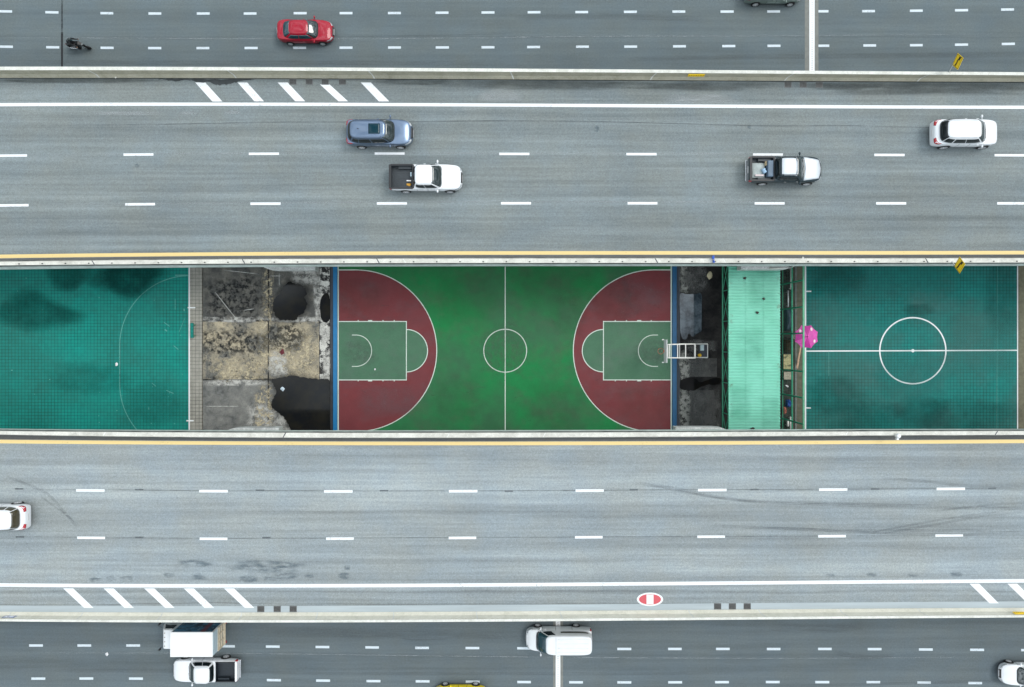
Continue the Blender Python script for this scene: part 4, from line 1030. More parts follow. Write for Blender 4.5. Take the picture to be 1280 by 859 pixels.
# ------------------------------------------------------------------ signs
def arrow_sign(name, label, px, py, zb, root_xyz, arm_from):
    """diamond facing -X, its bottom corner at the given picture point"""
    bx, by = gx(px, zb), gy(py, zb); r = empty(name, root_xyz); tag(r, label, 'road sign', 'yellow diamond signs on the barriers')
    o_ = Vector(root_xyz)
    def L(x, y, z): return Vector((x, y, z))-o_
    h = .58; c = Vector((bx, by, zb+h))
    def face(off_, s): return [c+Vector((off_, 0, -h*s)), c+Vector((off_, h*s, 0)), c+Vector((off_, 0, h*s)), c+Vector((off_, -h*s, 0))]
    a, b = face(0, 1), face(.02, 1)
    MB().add([p-o_ for p in a+b], [(0,1,2,3), (7,6,5,4), (0,4,5,1), (1,5,6,2), (2,6,7,3), (3,7,4,0)]).build('panel', M_SIGNY, r)
    # edge line
    m = MB(); A = [p-o_ for p in face(-.004, .93)]; B = [p-o_ for p in face(-.004, .87)]
    m.add(A+B, [(i, (i+1) % 4, 4+(i+1) % 4, 4+i) for i in range(4)]); 
    m.build('border', M_SIGNK, r)
    # bent arrow: up, swings to the reader's right (-Y), head at the top
    def S(u, w): return c+Vector((-.008, -u, w))-o_
    path = [(.16, -.30), (.13, -.20), (.05, -.08), (-.04, .0), (-.10, .10), (-.11, .20)]
    v = []; 
    for i, (u, w) in enumerate(path):
        q0 = path[max(i-1, 0)]; q1 = path[min(i+1, len(path)-1)]; d = Vector((q1[0]-q0[0], q1[1]-q0[1])).normalized(); nrm = (-d.y*.06, d.x*.06)
        v += [S(u+nrm[0], w+nrm[1]), S(u-nrm[0], w-nrm[1])]
    m = MB(); m.add(v, [(2*i, 2*i+1, 2*i+3, 2*i+2) for i in range(len(path)-1)])
    u, w = path[-1]; m.add([S(u-.15, w-.03), S(u+.15, w-.03), S(u, w+.21)], [(0,1,2)])
    m.build('arrow', M_SIGNK, r)
    p0 = Vector(arm_from)-o_; p1 = Vector((bx+.03, by, zb+.05))-o_
    MB().tube([p0, p1, c+Vector((.04, 0, .1))-o_], .035, 8).build('pole', M_GALV, r, True)
arrow_sign('curve_sign', 'yellow diamond sign with black bent arrow on an angled pole above the top barrier', 1190.3, 81.2, 9.15, (gx(1186.5, 8.66), gy(89.8, 8.66), 8.66), (gx(1186.5, 8.66), gy(90.2, 8.66), 8.66))
arrow_sign('curve_sign', 'yellow diamond sign with black bent arrow hanging over the edge of the right pitch', 1192.6, 332.6, 9.0, (gx(1190, 8.5), gy(327, 8.5), 8.5), (gx(1190, 8.5), gy(327, 8.5), 8.5))
# plates on the barriers
def plate(px0, px1, base, t1, s, ztop, label, L, marks=True):
    X0, X1 = gx(px0, 8.4), gx(px1, 8.4); xm = (X0+X1)/2
    y_hi = t1(xm)-s*.06; y_lo = t1(xm)-s*.10
    r = empty('barrier_plate', (xm, (y_hi+y_lo)/2, 8.4)); tag(r, label, 'plate')
    dy = y_hi-y_lo; a = (X1-X0)/2
    MB().add([(-a, -dy/2-s*.03, -.12), (a, -dy/2-s*.03, -.12), (a, dy/2-s*.03, .16), (-a, dy/2-s*.03, .16), (-a, -dy/2, -.12), (a, -dy/2, -.12), (a, dy/2, .16), (-a, dy/2, .16)],
             [(0,1,2,3), (7,6,5,4), (0,4,5,1), (1,5,6,2), (2,6,7,3), (3,7,4,0)]).build('panel', M_SIGNY, r)
    m = MB(); n = 7
    for k in range(n):
        x = -a*.85+k*a*1.7/(n-1); hgt = .05+.03*(k % 2)
        m.add([(x-.03, -dy*.15-s*.036, -.02), (x+.035, -dy*.15-s*.036, -.02), (x+.035, dy*.15-s*.04, hgt), (x-.03, dy*.15-s*.04, hgt)], [(0,1,2,3)])
    m.build('marks', simple('plate_marks', (.45, .22, .01), .6), r)
    return r
plate(860, 880.5, ub_base, ub_top1, 1, 8.65, 'narrow yellow plate fixed to the face of the weathered upper barrier', LU)
plate(1267, 1284, lb_base, lb_top1, -1, 8.65, 'narrow yellow plate on the pale lower barrier at the right edge', LL)
# graffiti, left end of the pale barrier
Mg = stain('blue_spray_paint', (.10, .22, .62), .46, .06, 9.0, None, .9); Mw = stain('white_spray_paint', (.8, .8, .85), .40, .1, 5.0, None, 1)
yb = LL(lb_base, -.14); yt = LL(lb_top1, .02)
def graf(x0, x1, t0, t1_, mat, o):
    v = []; uv = []
    for i in range(9):
        X = gx(x0+(x1-x0)*i/8, 8.2)
        for j in (0, .5, 1):
            t = t0+(t1_-t0)*j; v.append((X, yb(X)*(1-t)+yt(X)*t+o, .33+(1.04-.33)*t)); uv.append((i/8, j))
    mesh_obj('graffiti', v, [(i*3+j, i*3+j+1, i*3+j+4, i*3+j+3) for i in range(8) for j in (0, 1)], mat, br_l, uvs=uv)
graf(3, 21, .05, .75, Mg, .014); graf(4, 19, .15, .6, Mw, .018)
# blue marker on the upper parapet
Xb, Yb = gx(892, 8.7), gy(323.5, 8.7)
r = empty('distance_marker', (Xb, Yb, 8.5)); tag(r, 'small blue and white marker plate on the upper parapet above the wet yard', 'marker')
MB().box(-.02, .02, -.25, .22, .0, .32).build('panel', M_SIGNB, r)
MB().box(-.10, -.02, -.02, .20, .10, .30).build('flag', M_SIGNB, r); MB().box(-.03, -.021, -.10, .0, .06, .24).build('numeral', M_SIGNW, r); MB().box(.02, .12, -.26, -.18, 0, .10).build('bracket', M_SIGNB, r)
# lamp on the lower parapet
Xl, Yl = gx(1121.3, 8.6), gy(544.5, 8.6)
r = empty('parapet_lamp', (Xl, Yl, 8.5)); tag(r, 'small white lamp fixture standing on the lower parapet below the right pitch', 'lamp')
MB().box(-.12, .12, -.10, .16, 0, .12).build('base', M_BTOP, r, bevel=.02); MB().lathe([(.06, .12), (.15, .2), (.17, .32), (.10, .40)], 14).build('housing', M_SIGNW, r, True); MB().box(-.08, .08, -.30, -.14, .0, .2).build('bracket', M_GALV, r)

# ------------------------------------------------------------------ vehicles (x forward, y left, z up)
def loft_body(st, L, W):
    """st: (x, half width, z bottom, z shoulder, crown) as fractions/metres; returns mesh object, smoothed"""
    v = []; k = 0
    for (x, w, zb, zs, cr) in st:
        w *= W; hh = zs-zb
        half = [(0, zb), (.80*w, zb), (.955*w, zb+.07*hh), (1.0*w, zb+.40*hh), (.995*w, zb+.68*hh), (.955*w, zb+.93*hh), (.90*w, zs), (.55*w, zs+cr*.7), (0, zs+cr)]
        ring = half+[(-a, b) for a, b in half[1:-1]][::-1]
        k = len(ring); v += [(x*L, a, b) for a, b in ring]
    n = len(st); f = [(i*k+j, i*k+(j+1) % k, (i+1)*k+(j+1) % k, (i+1)*k+j) for i in range(n-1) for j in range(k)]
    f += [tuple(range(k))[::-1], tuple((n-1)*k+j for j in range(k))]
    o = mesh_obj('body', v, f, M_TRIM, None, True)
    md = o.modifiers.new('s', 'SUBSURF'); md.levels = 2; md.render_levels = 2
    bake(o); return o
def boolean(o, cutter):
    cutter.parent = o.parent; bpy.context.view_layer.update()
    md = o.modifiers.new('b', 'BOOLEAN'); md.operation = 'DIFFERENCE'; md.solver = 'EXACT'; md.object = cutter
    bake(o); me = cutter.data; bpy.data.objects.remove(cutter); bpy.data.meshes.remove(me)
class GH:
    """greenhouse: superellipse rings from the belt up to the roof edge"""
    def __init__(s, zb, zr, xf0, xf1, xr0, xr1, w0, w1, n=5.0, crown=.05, bulge=0):
        s.__dict__.update(locals())
    def ring(s, v):
        e = 1-(1-v)**1.0
        xf = s.xf0+(s.xf1-s.xf0)*e+.06*math.sin(PI*v); xr = s.xr0+(s.xr1-s.xr0)*e-.05*math.sin(PI*v)
        w = s.w0+(s.w1-s.w0)*v+.02*math.sin(PI*v)
        return (xf+xr)/2, (xf-xr)/2, w, s.zb+(s.zr-s.zb)*v
    def front(s, v, t):
        cx, a, b, z = s.ring(v); return Vector((cx+a*(1-abs(t)**s.n)**(1/s.n)-0*t, b*t, z))
    def rear(s, v, t):
        cx, a, b, z = s.ring(v); return Vector((cx-a*(1-abs(t)**s.n)**(1/s.n), b*t, z))
    def side(s, v, t, sg):
        cx, a, b, z = s.ring(v); return Vector((cx+a*t, sg*b*(1-abs(t)**s.n)**(1/s.n), z))
    def loft(s):
        N_ = 56; rings = []
        def R(cx, a, b, z): 
            out = []
            for k in range(N_):
                t = 2*PI*k/N_; c, q = math.cos(t), math.sin(t); p = 2/s.n
                out.append((cx+a*math.copysign(abs(c)**p, c), b*math.copysign(abs(q)**p, q), z))
            return out
        for v in (-.12, 0, .25, .5, .75, 1.0): rings.append(R(*s.ring(v)))
        cx, a, b, z = s.ring(1.0)
        for (ins, dz) in ((.025, .022), (.07, .038)): rings.append(R(cx, a-ins*1.4, b-ins, z+dz))
        for fct in (.80, .55, .28): rings.append(R(cx, a*fct, b*fct, z+.038+s.crown*(1-fct**2)))
        v = [p for r in rings for p in r]; n = len(rings)
        f = [(i*N_+k, i*N_+(k+1) % N_, (i+1)*N_+(k+1) % N_, (i+1)*N_+k) for i in range(n-1) for k in range(N_)]
        f += [tuple(range(N_))[::-1], tuple((n-1)*N_+k for k in range(N_))]
        return v, f
def panel_fn(fn, u0, u1, v0, v1, off_, nu=14, nv=6, inner=None):
    """grid on a parametric surface fn(v,t); lifted off by off_, with a skirt back into the body"""
    v = []; top = []
    c = fn((v0+v1)/2, (u0+u1)/2)
    for i in range(nv+1):
        vv = v0+(v1-v0)*i/nv
        for j in range(nu+1):
            a, b = u0(vv) if callable(u0) else u0, u1(vv) if callable(u1) else u1
            uu = a+(b-a)*j/nu
            p = fn(vv, uu); du = fn(vv, uu+.01)-fn(vv, uu-.01); dv = fn(vv+.01, uu)-fn(vv-.01, uu)
            nn = du.cross(dv); nn.normalize()
            if nn.dot(p-inner) < 0: nn = -nn
            top.append((p, nn))
    v = [p+nn*off_ for p, nn in top]; base = [p-nn*.02 for p, nn in top]; w = nu+1; n = len(v)
    f = [(i*w+j, i*w+j+1, (i+1)*w+j+1, (i+1)*w+j) for i in range(nv) for j in range(nu)]
    rim = [j for j in range(w)]+[i*w+nu for i in range(1, nv+1)]+[nv*w+j for j in range(nu-1, -1, -1)]+[i*w for i in range(nv-1, 0, -1)]
    m = len(rim); f += [(rim[k], rim[(k+1) % m], n+rim[(k+1) % m], n+rim[k]) for k in range(m)]
    return v+base, f
def stick(bvh, A, B, dirn, off_, nu=10, nv=4):
    """project the patch between polylines A and B along dirn onto the body"""
    dirn = Vector(dirn).normalized()
    def interp(P, t):
        t *= len(P)-1; k = min(int(t), len(P)-2); return Vector(P[k]).lerp(Vector(P[k+1]), t-k)
    v = []; base = []
    for i in range(nv+1):
        for j in range(nu+1):
            p = interp(A, j/nu).lerp(interp(B, j/nu), i/nv)
            h, nrm, _, _ = bvh.ray_cast(p-dirn*4, dirn)
            if h is None: h, nrm, _, _ = bvh.find_nearest(p)
            v.append(h-dirn*off_); base.append(h+dirn*.02)
    w = nu+1; n = len(v)
    f = [(i*w+j, i*w+j+1, (i+1)*w+j+1, (i+1)*w+j) for i in range(nv) for j in range(nu)]
    rim = [j for j in range(w)]+[i*w+nu for i in range(1, nv+1)]+[nv*w+j for j in range(nu-1, -1, -1)]+[i*w for i in range(nv-1, 0, -1)]
    m = len(rim); f += [(rim[k], rim[(k+1) % m], n+rim[(k+1) % m], n+rim[k]) for k in range(m)]
    return v+base, f
_wheels = {}
def wheel(parent, x, y, r, sg, w=.21):
    key = (round(r, 3), sg, round(w, 2))
    if key not in _wheels:
        t = MB().lathe([(r*.60, -w/2), (r*.93, -w/2), (r, -w*.32), (r, w*.32), (r*.93, w/2), (r*.60, w/2)], 28, 'y')
        me = t.build('wheel', M_TYRE, None, True)
        m = MB(); yo = sg*(w/2+.002)
        m.lathe([(r*.63, yo-sg*.02), (r*.63, yo+sg*.012), (r*.57, yo+sg*.012), (r*.55, yo-sg*.03)], 28, 'y')
        for k in range(6):
            a = 2*PI*k/6; ca, sa = math.cos(a), math.sin(a); q = .05
            P = [(r*.10, -q), (r*.58, -q*.7), (r*.58, q*.7), (r*.10, q)]
            V = [(ca*p-sa*s_, yo+d, sa*p+ca*s_) for d in (-.015*sg, .010*sg) for p, s_ in P]
            m.add(V, [(0,1,2,3), (7,6,5,4), (0,4,5,1), (1,5,6,2), (2,6,7,3), (3,7,4,0)])
        m.lathe([(r*.14, yo-.015*sg), (r*.12, yo+.02*sg)], 12, 'y')
        ri = m.build('rim', M_RIM, None)
        _wheels[key] = (me.data, ri.data)
        bpy.data.objects.remove(me); bpy.data.objects.remove(ri)
    a, b = _wheels[key]
    o = link(bpy.data.objects.new('wheel', a), parent); o.location = (x, y, r)
    link(bpy.data.objects.new('rim', b), o)
def setmat(o, m):
    o.data.materials.clear(); o.data.materials.append(m)
def finish_body(o, pt, wheels, r, W, extra=None):
    for x in wheels:
        for sg in (-1, 1):
            c = MB().lathe([(r*1.17, -.20), (r*1.17, .20)], 26, 'y', (x, sg*(W/2-.02), r)).build('cut', M_TRIM)
            boolean(o, c)
    setmat(o, pt)
    for p in o.data.polygons: p.use_smooth = True
    try: o.data.set_sharp_from_angle(angle=math.radians(32))
    except Exception: pass
def bvh_of(*vf):
    V = []; Fc = []
    for (v, f) in vf:
        n = len(V); V += [Vector(p) for p in v]; Fc += [tuple(i+n for i in q) for q in f]
    return BVHTree.FromPolygons(V, Fc)
def mdata(o): return [p.co.copy() for p in o.data.vertices], [tuple(p.vertices) for p in o.data.polygons]
def mirror_pair(root, W, x, z, pt, out=.11):
    for sg in (-1, 1):
        m = MB().ell((x, sg*(W/2+out), z), (.07, .12, .085), 10, 8); m.tube([(x+.03, sg*(W/2-.08), z-.03), (x, sg*(W/2+out), z-.02)], .025, 6)
        m.build('mirror', pt, root, True)
def car(name, label, cat, loc, rz, L, W, kind, pt, glass=M_GLASS, screen=M_GLASSG, roof_paint=None, extras=(), group=None):
    root = empty(name, loc, rz); tag(root, label, cat, group)
    if kind == 'sedan':
        st = [(-.500,.22,.46,.72,.02),(-.490,.35,.33,.88,.03),(-.45,.44,.25,.98,.035),(-.36,.490,.21,1.02,.04),(-.20,.5,.19,.98,.04),(0,.5,.19,.95,.04),(.19,.5,.19,.92,.05),(.30,.492,.20,.87,.06),(.39,.465,.21,.79,.06),(.45,.405,.24,.69,.05),(.483,.31,.30,.59,.03),(.497,.20,.36,.51,.02),(.5,.10,.40,.48,.01)]
        g = GH(.93, 1.40, .245*L, .075*L, -.400*L, -.240*L, W*.455, W*.315, 3.9, .05); wx = (-.29*L, .29*L); r = .32; rear_t = (.10, .93); tailz = (.74, .92); hz = (.56, .72)
    elif kind == 'suv':
        st = [(-.500,.36,.50,.85,.02),(-.494,.43,.36,1.02,.03),(-.47,.475,.30,1.10,.03),(-.38,.495,.26,1.12,.03),(-.20,.5,.25,1.09,.03),(0,.5,.25,1.06,.04),(.19,.5,.25,1.03,.05),(.31,.497,.25,.99,.06),(.40,.470,.26,.92,.06),(.455,.41,.29,.82,.05),(.486,.32,.34,.70,.03),(.5,.20,.42,.61,.02)]
        g = GH(1.05, 1.62, .235*L, .105*L, -.475*L, -.410*L, W*.462, W*.345, 4.2, .05); wx = (-.29*L, .30*L); r = .36; rear_t = (.30, .93); tailz = (.92, 1.08); hz = (.70, .86)
    elif kind == 'bigsuv':
        st = [(-.500,.36,.50,.85,.02),(-.492,.43,.36,1.02,.03),(-.46,.475,.30,1.10,.03),(-.38,.495,.28,1.13,.03),(-.20,.5,.27,1.12,.03),(0,.5,.27,1.10,.04),(.21,.5,.27,1.08,.05),(.31,.497,.27,1.04,.06),(.40,.472,.28,.98,.06),(.455,.42,.30,.88,.05),(.487,.33,.36,.74,.03),(.5,.21,.44,.63,.02)]
        g = GH(1.10, 1.72, .260*L, .100*L, -.440*L, -.375*L, W*.465, W*.355, 4.6, .05); wx = (-.275*L, .31*L); r = .39; rear_t = (.12, .93); tailz = (.92, 1.08); hz = (.74, .90)
    elif kind == 'pickup':
        st = [(-.500,.40,.60,1.00,.0),(-.497,.455,.50,1.06,.0),(-.48,.480,.45,1.08,.0),(-.38,.492,.36,1.08,.0),(-.20,.498,.32,1.08,.0),(-.06,.5,.30,1.08,.02),(.08,.5,.30,1.07,.04),(.22,.5,.30,1.06,.05),(.32,.498,.30,1.02,.06),(.41,.478,.31,.96,.06),(.462,.425,.34,.86,.05),(.488,.34,.40,.73,.03),(.5,.22,.46,.65,.02)]
        g = GH(1.07, 1.68, .225*L, .095*L, -.165*L, -.125*L, W*.462, W*.36, 5.0, .04); wx = (-.285*L, .325*L); r = .38; rear_t = (.22, .90); tailz = (.80, 1.02); hz = (.72, .88)
    elif kind == 'van':
        st = [(-.500,.40,.42,1.0,.02),(-.495,.46,.32,1.25,.02),(-.47,.485,.28,1.32,.02),(-.38,.497,.24,1.34,.02),(-.2,.5,.23,1.32,.03),(0,.5,.23,1.27,.04),(.18,.5,.23,1.18,.05),(.30,.495,.23,1.09,.07),(.40,.475,.24,.98,.08),(.46,.43,.27,.85,.06),(.490,.35,.32,.70,.03),(.5,.26,.40,.60,.02)]
        g = GH(1.20, 2.02, .335*L, .195*L, -.495*L, -.478*L, W*.472, W*.40, 6, .04); wx = (-.27*L, .32*L); r = .34; rear_t = (.28, .90); tailz = (.9, 1.2); hz = (.70, .88)
    body = loft_body(st, L, W); body.parent = root; lower = mdata(body)
    gv, gf = g.loft(); full = bvh_of(lower, (gv, gf))
    if kind == 'pickup':
        c = MB().box(-.470*L, -.178*L, -W*.425, W*.425, .62, 1.6).build('cut', M_TRIM); boolean(body, c)
    finish_body(body, pt, wx, r, W)
    inner = Vector(((g.xf0+g.xr0)/2, 0, g.zb))
    cab = mesh_obj('cabin', gv, gf, roof_paint or pt, root, True)
    try: cab.data.set_sharp_from_angle(angle=math.radians(40))
    except Exception: pass
    def add(name, vf, mat, smooth=True): return mesh_obj(name, vf[0], vf[1], mat, root, smooth)
    wsm = .88 if kind != 'van' else .90
    add('windscreen', panel_fn(g.front, -wsm, wsm, .02, .93, .010, 18, 8, inner), screen)
    if kind == 'van': pass
    else: add('rear_window', panel_fn(g.rear, -.82, .82, rear_t[0], rear_t[1], .010, 16, 6, inner), glass)
    for sg in (-1, 1):
        fn = lambda v, t, sg=sg: g.side(v, t, sg)
        if kind in ('sedan',): segs = [(-.70, -.05), (-.01, .72)]
        elif kind == 'suv': segs = [(-.80, -.52), (-.49, .06), (.10, .76)]
        elif kind == 'bigsuv': segs = [(-.86, -.50), (-.44, .10), (.13, .78)]
        elif kind == 'pickup': segs = [(-.80, -.10), (-.06, .74)]
        else: segs = [(.52, .84)]
        for (a, b) in segs: add('side_window', panel_fn(fn, a, b, .16, .80, .008, 12, 4, inner), glass)
    if kind == 'bigsuv':
        pass
    # lamps, plate, grille projected onto the body
    hl = L/2
    bv = full
    for sg in (-1, 1):
        w = W/2
        A = [(hl-.06, sg*w*.56, hz[1]-.05), (hl-.22, sg*w*.80, hz[1]-.02), (hl-.46, sg*w*.97, hz[1]+.00)]
        B = [(hl-.06, sg*w*.52, hz[0]), (hl-.25, sg*w*.80, hz[0]), (hl-.50, sg*w*.97, hz[0]+.03)]
        vf = stick(bv, A, B, (-1, -sg*.75, -.25), .008, 8, 3); add('headlight', vf, M_LAMP)
        if kind == 'pickup':
            A = [(-hl, sg*w*.86, tailz[1]), (-hl+.10, sg*w*.99, tailz[1])]; B = [(-hl, sg*w*.86, tailz[0]-.12), (-hl+.10, sg*w*.99, tailz[0]-.12)]
        elif kind == 'van':
            A = [(-hl, sg*w*.86, 1.25), (-hl+.08, sg*w*.98, 1.25)]; B = [(-hl, sg*w*.86, .75), (-hl+.08, sg*w*.98, .75)]
        else:
            A = [(-hl, sg*w*.50, tailz[1]), (-hl+.15, sg*w*.84, tailz[1]+.02), (-hl+.40, sg*w*.97, tailz[1]+.02)]
            B = [(-hl, sg*w*.50, tailz[0]), (-hl+.12, sg*w*.84, tailz[0]), (-hl+.30, sg*w*.97, tailz[0]+.04)]
        add('taillight', stick(bv, A, B, (1, -sg*.6, -.15), .010, 8, 3), M_TAIL)
    zg = (hz[0]-.10, hz[1]-.06)
    add('grille', stick(bv, [(hl, -W*.22, zg[1]), (hl, W*.22, zg[1])], [(hl, -W*.18, zg[0]), (hl, W*.18, zg[0])], (-1, 0, -.3), .010, 8, 2), M_TRIM if kind != 'van' else pt)
    add('licence_plate', stick(bv, [(hl, -.24, .52), (hl, .24, .52)], [(hl, -.24, .41), (hl, .24, .41)], (-1, 0, 0), .018, 4, 1), M_PLATE, False)
    add('licence_plate', stick(bv, [(-hl, -.24, .80), (-hl, .24, .80)], [(-hl, -.24, .68), (-hl, .24, .68)], (1, 0, 0), .018, 4, 1), M_PLATE, False)
    # door seams, sill trim
    if kind != 'van': sx = [.205*L, .03*L, -.13*L] if kind != 'pickup' else [.19*L, .03*L, -.12*L]
    else: sx = [.25*L, .05*L, -.2*L]
    for x in sx:
        for sg in (-1, 1):
            add('door_seam', stick(bv, [(x, 0, g.zb-.01), (x-.02, 0, .33)], [(x+.022, 0, g.zb-.01), (x+.002, 0, .33)], (0, -sg, 0), .003, 6, 1), M_TRIM, False)
    zt_ = .62 if pt is P_SBLUE else .37  # steel blue SUV: taller black cladding also stands in for its dark reflecting side
    for sg in (-1, 1):
        add('sill', stick(bv, [(wx[0]+r*1.25, 0, zt_), (wx[1]-r*1.25, 0, zt_)], [(wx[0]+r*1.25, 0, .27), (wx[1]-r*1.25, 0, .27)], (0, -sg, 0), .012, 8, 1), M_TRIM)
        for x in sx[:-1] if kind != 'van' else sx[:1]:
            MB().box(x-.30, x-.16, sg*W*.497-.015, sg*W*.497+.015, g.zb-.12, g.zb-.085).build('door_handle', pt, root)
    mirror_pair(root, W, g.xf0-.30, g.zb+.06, pt, .10 if kind == 'sedan' else .12)
    # wipers / cowl strip under the windscreen
    cow = panel_fn(g.front, -.86, .86, -.10, .015, .012, 14, 1, inner); add('cowl', cow, M_TRIM)
    for sg in (-1, 1):
        p0 = g.front(.03, .1 if sg > 0 else -.55)+Vector((.02, 0, .02)); p1 = g.front(.30, .72 if sg > 0 else .05)+Vector((.02, 0, .02))
        MB().tube([p0, p1], .010, 5).build('wiper', M_TRIM, root)
    for x in wx:
        for sg in (-1, 1): wheel(root, x, sg*(W/2-.085), r, sg)
    # dark floor pan so the arches and underside are solid
    MB().box(-hl*.9, hl*.9, -W/2+.28, W/2-.28, .20, .50).build('underbody', M_TRIM, root)
    return root, g, bv, add
def roof_rails(root, g, mat=M_TRIM, x0=None, x1=None):
    cx, a, b, z = g.ring(1.0)
    for sg in (-1, 1):
        xa, xb = cx-a*.85, cx+a*.80
        MB().tube([(xa, sg*(b-.07), z+.03), (xa+.1, sg*(b-.06), z+.085), (xb-.1, sg*(b-.06), z+.085), (xb, sg*(b-.07), z+.03)], .022, 6).build('roof_rail', mat, root, True)
def pickup_bits(root, L, W, pt, tail=M_CHROME, liner=M_LINER, rim=False):
    x0, x1 = -.470*L, -.178*L; y = W*.425; z0, z1 = .62, 1.092
    m = MB(); t = .02
    m.box(x0+.003, x1-.003, -y+.003, y-.003, z0+.001, z0+.03)
    for k in range(9): yy = -y+.12+k*(2*y-.24)/8; m.box(x0+.06, x1-.06, yy-.03, yy+.03, z0+.03, z0+.045)
    m.box(x0+.002, x0+t, -y+.003, y-.003, z0+.03, z1); m.box(x1-t, x1-.002, -y+.003, y-.003, z0+.03, z1)
    for sg in (-1, 1):
        a, b = sorted((sg*(y-.003), sg*(y-t))); m.box(x0+t, x1-t, a, b, z0+.03, z1)
        a, b = sorted((sg*(y-.02), sg*(y-.20))); m.box(-.285*L-.46, -.285*L+.46, a, b, z0+.03, z0+.26)
    m.build('bed_liner', liner, root)
    for sg in (-1, 1):
        a, b = sorted((sg*(y-.01), sg*(y+(.10 if rim else .045)))); MB().box(x0-.03, x1+.03, a, b, 1.083, 1.100).build('bed_rail_cap', M_TRIM, root, bevel=.005)
    if rim:
        MB().box(-L/2+.005, x0+.01, -W*.46, W*.46, 1.083, 1.104).build('tailgate_cap', M_TRIM, root, bevel=.005); MB().box(x1-.01, x1+.12, -W*.45, W*.45, 1.083, 1.104).build('front_cap', M_TRIM, root, bevel=.005)
    MB().box(-L/2-.10, -L/2+.05, -W*.40, W*.40, .42, .52).build('rear_bumper', tail, root, bevel=.02)
    MB().box(-L/2-.005, -L/2+.03, -W*.36, W*.36, .62, 1.05).build('tailgate', pt, root, bevel=.01)

# --- main decks
TOP = ZD+.004
sed, g, bv, add = car('sedan_car', 'glossy red sedan on the top road above the hatching stripes', 'car', (-17.05, 25.78, .002), 0, 4.62, 1.82, 'sedan', P_RED, M_GLASST)
suv, g, bv, add = car('suv_car', 'steel blue SUV with a dark square sunroof near the hatching stripes', 'suv', (-9.42, 15.02, TOP), 0, 4.70, 1.88, 'suv', P_SBLUE, M_GLASS)
roof_rails(suv, g, P_SBLUE); 
add('sunroof', stick(bv, [(-.62, -.36, 2), (-.62, .36, 2)], [(.18, -.36, 2), (.18, .36, 2)], (0, 0, -1), .012, 8, 6), M_SUNROOF)
add('antenna', (lambda m: (m.v, m.f))(MB().box(-1.42, -1.30, -.012, .012, 1.66, 1.74)), M_TRIM, False)
pk1, g, bv, add = car('pickup_truck', 'white pickup with an empty dark bed, beside the steel blue SUV', 'pickup', (-6.13, 11.82, TOP), 0, 5.18, 1.86, 'pickup', P_WHITE)
pickup_bits(pk1, 5.18, 1.86, P_WHITE, rim=True)
pk2, g, bv, add = car('pickup_truck', 'dark navy pickup with silver-white roof and bonnet and a loaded bed', 'pickup', (19.45, 12.38, TOP), 0, 5.25, 1.86, 'pickup', P_DARK)
pickup_bits(pk2, 5.25, 1.86, P_DARK, rim=True)
# its roof and bonnet, drawn paler than the body sides
add('roof_panel', stick(bv, [(-.72, -.64, 3), (-.72, .64, 3)], [(.54, -.64, 3), (.54, .64, 3)], (0, 0, -1), .012, 12, 8), P_WHITE2)
add('bonnet', stick(bv, [(1.20, -.84, 2), (1.30, 0, 2), (1.20, .84, 2)], [(2.34, -.66, 2), (2.56, 0, 2), (2.34, .66, 2)], (0, 0, -1), .010, 14, 10), P_WHITE2)
roof_rails(pk2, g, P_DARK)
wsu, g, bv, add = car('suv_car', 'white SUV with plain white roof on the right of the upper carriageway', 'suv', (32.28, 15.0, TOP), 0, 4.72, 1.88, 'bigsuv', P_WHITE)
roof_rails(wsu, g, P_WHITE)
wag, g, bv, add = car('suv_car', 'white SUV with red tail lamps, cut off by the left edge', 'suv', (-36.72, -12.36, TOP), PI, 4.5, 1.84, 'bigsuv', P_WHITE, simple('amber_light_tint_glass', (.05, .042, .02), .08, coat=1))  # orange light on the glass is put into its base colour
# --- outer roads
sag, g, bv, add = car('estate_car', 'sage grey car cut off by the top edge, beside the white expansion joint', 'car', (21.6, 29.02, .002), 0, 4.85, 1.80, 'suv', P_SAGE)
yel, g, bv, add = car('hatchback_car', 'bright yellow car cut off by the bottom edge', 'car', (-4.28, -29.12, .002), PI, 4.35, 1.74, 'sedan', P_YEL)
whc, g, bv, add = car('hatchback_car', 'white car cut off at the bottom right corner', 'car', (42.55, -27.28, .002), PI, 4.5, 1.80, 'sedan', P_WHITE)
pk3, g, bv, add = car('pickup_truck', 'white pickup with a black bed, right beside the white box truck', 'pickup', (-25.25, -26.90, .002), PI, 5.42, 1.86, 'pickup', P_WHITE)
pickup_bits(pk3, 5.42, 1.86, P_WHITE, liner=simple('black_liner', (.012, .018, .025), .45, var=.2, obj=True)); roof_rails(pk3, g, P_WHITE)
van, g, bv, add = car('panel_van', 'white high-roofed van over the lower expansion joint', 'van', (3.85, -24.35, .002), PI, 5.38, 1.92, 'van', P_WHITE, M_GLASS, M_GLASST)
add('roof_seam', stick(bv, [(.30, -.74, 3), (.30, .74, 3)], [(.325, -.74, 3), (.325, .74, 3)], (0, 0, -1), .003, 12, 1), simple('seam_grey', (.35, .36, .38), .6), False)
for yy in (-.52, -.18, .18, .52):
    add('roof_rib', stick(bv, [(.15, yy-.02, 3), (-2.3, yy-.02, 3)], [(.15, yy+.02, 3), (-2.3, yy+.02, 3)], (0, 0, -1), .012, 12, 1), P_WHITE)
for sg in (-1, 1): add('side_reflection_band', stick(bv, [(-.1, 0, 1.62), (-2.35, 0, 1.62)], [(-.1, 0, 1.38), (-2.35, 0, 1.38)], (0, -sg, 0), .006, 10, 2), simple('side_reflection_tint_%d' % sg, (.07, .065, .055), .25, coat=1))  # brownish reflection along the van's flanks, painted as a dark band

